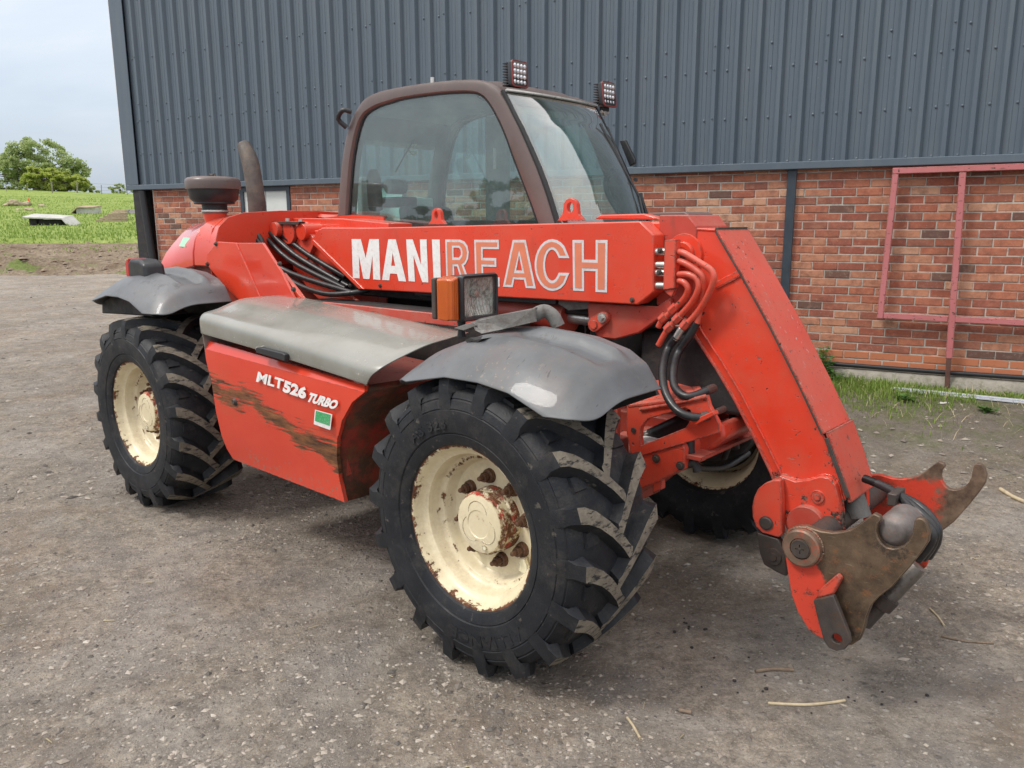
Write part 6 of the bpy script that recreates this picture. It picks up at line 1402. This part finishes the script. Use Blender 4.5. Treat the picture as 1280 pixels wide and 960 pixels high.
x, y = wallpt((10.152,0.217)[0], .62); tag(MB().prism([(-.05, -.01), (.0, -.018), (.05, .0), (.045, .02), (-.02, .018)], 0, .008, axis='z').build('white_chip', 'white', loc=(x, y, float(yard(x, y))+.004)), 'small white plastic chip on the dark soil below the metal strips', 'plastic chip')

# ------------------------------------------------------------ far field: slabs, planks, rubble, cone, fence, trees
M['slab'] = simple('pale_concrete_slab', (.46, .46, .43), .85, scale=1.5, bump=.01, grime=(.25, .24, .2)); M['timber'] = simple('weathered_timber', (.42, .33, .23), .85, scale=2, bump=.01, grime=(.25, .19, .13))
def at_hill(px_pt):   # keep x of the sight line, drop onto the hill
    return px_pt
c0 = (-30.59,52.00,1.94); c1 = (-27.67,52.00,1.73)
def hz(x, y): return float(hill_z(x, y))
def field_thing(name, label, cat, p, rz=0):
    o = empty(name, None, (p[0], p[1], hz(p[0], p[1])-.05), rz); tag(o, label, cat); return o
def on_hill(ax, ay, lo=38, hi=125):
    """march the sight line of a point onto the hillside"""
    d = Vector((ax, ay, 0)); return d
HP = {}
def march(dx, dy, dz):
    for i in range(3800):
        t = 37+i*.025
        if 1.76+dz*t/dy*1.0 <= hz(dx*t/dy, t): return (dx*t/dy, t)
    return (dx*90/dy, 90.)
def M_(p): return march(p[0], p[1], p[2]-1.76)
k = M_((-28.02,50.00,1.73)); sc_ = k[1]
px_m = sc_/1003.0                                  # metres per photo pixel there
slab = field_thing('concrete_slab', 'pale slab propped on dark rubble in the pasture, nearest of the slabs', 'slab', k)
W2 = 27*px_m
MB().loft([[(-W2, -.8, .42), (-W2, .5, .62), (-W2, .5, .72), (-W2, -.8, .52)], [(W2*.75, -.8, .34), (W2*.75, .5, .5), (W2*.75, .5, .6), (W2*.75, -.8, .44)], [(W2*1.12, -.9, -.15), (W2*1.12, .4, .0), (W2*1.15, .4, .1), (W2*1.15, -.9, -.05)]]).build('slab_top', 'slab', slab, bevel=.02)
MB().box(-W2*.85, -W2*.5, -.5, .3, -.1, .42).box(-W2*.45, W2*.6, -.45, .3, -.1, .36).build('slab_support', 'void', slab, bevel=.06)
k = M_((-25.80,50.00,2.39)); px_m = k[1]/1003.0
tr_ = field_thing('slab_table', 'pale trough-like slab with sloping end behind the propped slab', 'slab', k); W2 = 13*px_m
MB().loft([[(-W2*1.2, -.6, .05), (-W2*1.2, .6, .05), (-W2*1.2, .6, .12), (-W2*1.2, -.6, .12)], [(-W2*.6, -.6, .45), (-W2*.6, .6, .55), (-W2*.6, .6, .66), (-W2*.6, -.6, .56)], [(W2, -.6, .45), (W2, .6, .55), (W2, .6, .66), (W2, -.6, .56)]]).build('slab_top', 'timber', tr_, bevel=.02)
MB().box(-W2*.75, W2*.95, -.5, .5, -.2, .44).build('slab_support', 'slab', tr_)
k = M_((-24.09,50.00,1.96)); px_m = k[1]/1003.0
pk = field_thing('plank_stack', 'stack of weathered planks lying in the pasture beside the barn corner', 'planks', k); W2 = 18*px_m
m = MT('weathered_planks'); c = m.mix(m.n('ShaderNodeObjectInfo').outputs['Random'], (.52, .42, .29), (.30, .23, .16)); M['plankmat'] = m.out(m.mix(m.ramp(m.noise(3, 6, .7), (.5, 0), (.7, .5)), c, (.2, .16, .12)), .85)
for i in range(6):
    MB().box(-W2*(1-.11*i)-.1*i, W2*(1-.03*i)-.2*i, -.8+.5*i, -.42+.5*i, .0+.13*i, .10+.13*i).build('plank', 'plankmat', pk, bevel=.01)
k = M_((-24.35,50.00,2.29)); gp = field_thing('rubble_heap', 'low grey rubble heap behind the plank stack', 'rubble', (k[0], k[1]+3)); px_m = k[1]/1003
def heap(parent, w, d, h, n, mat, seed, name='boulder'):
    r = random.Random(seed)
    for i in range(n):
        s = h*r.uniform(.4, 1.1); bm_ = bmesh.new(); bmesh.ops.create_icosphere(bm_, subdivisions=2, radius=1)
        for v in bm_.verts: v.co *= 1+.35*(r.random()-.5)
        bmesh.ops.scale(bm_, vec=(s*1.7, s*1.2, s*.75), verts=bm_.verts); me = bpy.data.meshes.new(name); bm_.to_mesh(me); bm_.free()
        link(name, me, mat, parent, loc=(r.uniform(-w, w), r.uniform(-d, d), s*.35)).rotation_euler = (r.uniform(-.3, .3), r.uniform(-.3, .3), r.uniform(0, 3))
heap(gp, 11*px_m, .6, .35, 7, 'castgrey', 3)
M['buffstone'] = simple('buff_stone', (.40, .33, .22), .9, scale=1, bump=.02, grime=(.25, .2, .14))
k = M_((-30.12,50.00,2.88)); px_m = k[1]/1003; gp = field_thing('stone_heap', 'heap of buff stones lying in the upper pasture at left', 'stones', k); heap(gp, 9*px_m, .8, .42, 9, 'buffstone', 5)
k = M_((-29.48,50.00,2.60)); gp = field_thing('stone_row', 'line of flat pale stones below the orange cone', 'stones', k); heap(gp, 12*px_m, .3, .22, 9, 'buffstone', 6)
k = M_((-28.48,50.00,2.83)); gp = field_thing('stone_heap', 'small pair of pale stones right of the orange cone', 'stones', k); heap(gp, 4*px_m, .3, .3, 3, 'buffstone', 8)
k = M_((-29.32,50.00,3.07)); s_ = k[1]/1003*3.0
M['orange'] = simple('orange_plastic', (.75, .10, .02), .5)
cn = field_thing('traffic_cone', 'orange traffic cone standing among stones in the upper pasture', 'cone', k); MB().lathe([(s_*.42, .06), (s_*.10, s_*1.9), (.0001, s_*1.95)], n=14, axis='z').build('cone_body', 'orange', cn); MB().box(-s_*.5, s_*.5, -s_*.5, s_*.5, 0, .07).build('cone_base', 'orange', cn)

# rough tufts in the pasture
pts = []; rr_ = random.Random(8)
for i in range(34000):
    y = 36.0+rr_.random()**1.7*70; x = rr_.uniform(-.95, .15)*y
    pts.append((x, y, .6+.8*float(fbm(x*.2, y*.2, 3)+.5)))
blades('pasture_tufts', pts, .12, .06, 'blade', hill_z, 'tufts of green pasture grass on the hillside', 'grass', lean=.9)
# clods on the dirt bank
r = np.random.RandomState(3); mb = MB()
for i in range(3600):
    y = r.uniform(27.6, 36.6); x = r.uniform(-.95, .1)*y; s = .03+.13*r.rand()**4; z = float(bank_z(x, y)); vs = [(x+s*a*r.uniform(.7, 1.4), y+s*b*r.uniform(.7, 1.4), z+s*c*.6*r.uniform(.7, 1.3)) for a, b, c in ((1, 0, 0), (0, 1, 0), (-1, 0, 0), (0, -1, 0), (0, 0, 1))]
    mb.add(vs, [(0, 1, 4), (1, 2, 4), (2, 3, 4), (3, 0, 4)])
M['clod'] = simple('soil_clod', (.24, .18, .13), .95, var=.5, scale=1.2); mb.build('soil_clods', 'clod', fix=False)['kind'] = 'stuff'
pts = [(rr_.uniform(-.95, .1)*y, y, rr_.uniform(.4, 1)) for y in [rr_.uniform(28.5, 36.5) for _ in range(5200)]]
pts = [p for p in pts if float(fbm(p[0]*.3, p[1]*.5, 3)) > .22]
blades('bank_weeds', pts, .12, .05, 'blade', bank_z, 'green weeds sprouting on the soil bank', 'weeds', lean=.9)

# fence on the crest
M['post'] = simple('pale_fence_post', (.25, .23, .19), .85, scale=3)
def crest(px_pt, extra=0): d = 118.0+extra; return (px_pt[0]*d/px_pt[1], d)
fpx = [crest((-30.60,50.00,3.69)), crest((-29.31,50.00,3.54)), crest((-27.82,50.00,3.45)), crest((-26.33,50.00,3.35)), crest((-24.84,50.00,3.20)), crest((-23.30,50.00,3.05))]
fence = empty('wire_fence', None, (fpx[0][0], fpx[0][1], 0)); tag(fence, 'post and wire fence along the hill crest below the trees', 'fence')
for i, (x, y) in enumerate(fpx):
    z = hz(x, y); l = .22 if i == 3 else .05
    MB().tube([(x-fpx[0][0], y-fpx[0][1], z-.2), (x-fpx[0][0]+l, y-fpx[0][1], z+1.25+(.35 if i in (2, 3) else 0))], .10 if i in (2, 3) else .05, 8).build('fence_post', 'post', fence)
for hgt in (.5, .95, 1.4):
    MB().tube([(x-fpx[0][0], y-fpx[0][1], hz(x, y)+hgt) for x, y in fpx], .012, 4).build('wire', 'dark_steel', fence)

def tree(name, label, base, h, crown, leaf, nleaf, lsize, seed, cat='tree', trunk=.35, group=None, shape=None, limbs=9, clumps=38):
    """tapered trunk and limbs; leaf clumps of small faces inside an uneven crown envelope (cx, cz, rx, ry, rz lobes)"""
    r = random.Random(seed); rs = np.random.RandomState(seed); root = empty(name, None, base); tag(root, label, cat, group)
    mb = MB(); th = h*.30; tips = []
    mb.tube([(0, 0, -.6), (0, 0, 0), (h*.01, 0, th*.6), (-.01*h, 0, th)], [trunk*1.25, trunk, trunk*.8, trunk*.7], 9)
    centres = []
    for c in range(clumps):
        L = crown[r.randrange(len(crown))]
        while True:
            v = Vector((r.uniform(-1, 1), r.uniform(-1, 1), r.uniform(-1, 1)))
            if .25 < v.length < 1: break
        v = v*(.95/max(v.length, .01)**.45)
        centres.append(Vector((L[0]+v.x*L[2], v.y*L[3], L[1]+v.z*L[4])))
    for i, c in enumerate(centres[:max(limbs*2, 6)]):
        s0 = Vector((0, 0, th*r.uniform(.55, 1))); mid = s0.lerp(c, .5)+Vector((r.uniform(-.06, .06)*h, 0, r.uniform(.0, .06)*h)); mb.tube([s0, mid, c], [trunk*.45, trunk*.22, trunk*.06], 6, smooth=2)
    mb.build('trunk', 'bark', root, smooth=60)
    per = nleaf//clumps; V = []; 
    for c in centres:
        R0 = h*r.uniform(.05, .10)
        d = rs.normal(size=(per, 3)); d /= np.linalg.norm(d, axis=1)[:, None]; rad = R0*rs.rand(per)**.5
        p = np.array(c)+d*rad[:, None]*(1.35, 1.35, .75)
        a = rs.normal(size=(per, 3)); a /= np.linalg.norm(a, axis=1)[:, None]; b = np.cross(a, rs.normal(size=(per, 3))); b /= np.linalg.norm(b, axis=1)[:, None]
        s = lsize*(.6+.8*rs.rand(per))[:, None]
        V.append(np.stack([p-a*s, p+b*s*.6, p+a*s, p-b*s*.6], 1).reshape(-1, 3))
    V = np.concatenate(V); n = len(V)//4; me = bpy.data.meshes.new('crown')
    me.vertices.add(len(V)); me.vertices.foreach_set('co', V.ravel()); me.loops.add(n*4); me.loops.foreach_set('vertex_index', np.arange(n*4, dtype=np.int32)); me.polygons.add(n)
    me.polygons.foreach_set('loop_start', np.arange(0, n*4, 4, dtype=np.int32)); me.polygons.foreach_set('loop_total', np.full(n, 4, np.int32)); me.update(calc_edges=True)
    link('crown', me, leaf, root); return root
def crestb(px_pt, d): x = px_pt[0]*d/px_pt[1]; return (x, d, hz(x, d)-.2)
S_ = 140/1003.0
tree('oak_tree', 'large spreading tree with thin green leaves on the hill crest at far left', crestb((-28.86,50.00,3.68), 140), 72*S_, [(-4*S_*3, 34*S_, 34*S_, 25*S_, 24*S_), (5*S_, 44*S_, 38*S_, 28*S_, 24*S_), (46*S_, 26*S_, 20*S_, 16*S_, 20*S_), (-38*S_, 26*S_, 26*S_, 20*S_, 22*S_)], 'leaf1', 13500, .22, 2, trunk=.45, limbs=14, clumps=150)
S_ = 128/1003.0
tree('willow_bush', 'dense yellow-green rounded bush tree in front of the large tree', crestb((-27.76,50.00,3.54), 127), 34*S_, [(0, 13*S_, 36*S_, 20*S_, 14*S_), (-10*S_, 18*S_, 24*S_, 18*S_, 13*S_), (18*S_, 10*S_, 24*S_, 18*S_, 10*S_)], 'leaf2', 20000, .24, 7, trunk=.3, clumps=130)
tree('shrub', 'small green shrub right of the yellow-green bush on the hill crest', crestb((-25.41,50.00,3.29), 132), 20*S_, [(0, 9*S_, 16*S_, 9*S_, 9*S_), (-8*S_, 12*S_, 8*S_, 6*S_, 7*S_)], 'leaf1', 2200, .2, 12, trunk=.12, clumps=26)
tree('bare_tree', 'airy thin-leaved tree beside the barn corner on the hill crest', crestb((-23.68,50.00,3.10), 150), 27*S_, [(0, 16*S_, 17*S_, 12*S_, 11*S_)], 'leaf1', 900, .20, 15, trunk=.14, limbs=16, clumps=30)
# scrub along the crest
tree('hedge', 'low scrubby hedge running along the crest at far left', crestb((-30.76,50.00,3.60), 126), 9*S_, [(i*12*S_, 3*S_, 9*S_, 5*S_, 3.5*S_) for i in range(-6, 5)], 'leaf1', 4200, .2, 31, 'hedge', trunk=.06, clumps=60)
# trees left of the yard, outside the frame: they show as reflections in the cab's side window
for (x, y, h, sd, lab) in ((-31, 4.6, 3.2, 41, 'low dark tree at the left end of the row mirrored in the cab side window'), (-33, 1.2, 4.2, 42, 'tallest dark tree of the row mirrored in the cab side window'), (-30, -2.6, 3.4, 43, 'round dark tree mirrored in the middle of the cab side window'), (-32, -5.6, 3.9, 44, 'dark tree mirrored beside the front pillar of the cab')):
    tree('broadleaf_tree', lab, (x, y, -.1), h, [(0, h*.5, h*.45, h*.42, h*.42), (h*.15, h*.35, h*.4, h*.35, h*.3)], 'leaf3', 2600, .17, sd, trunk=.12, clumps=40, group='dark trees beyond the yard')
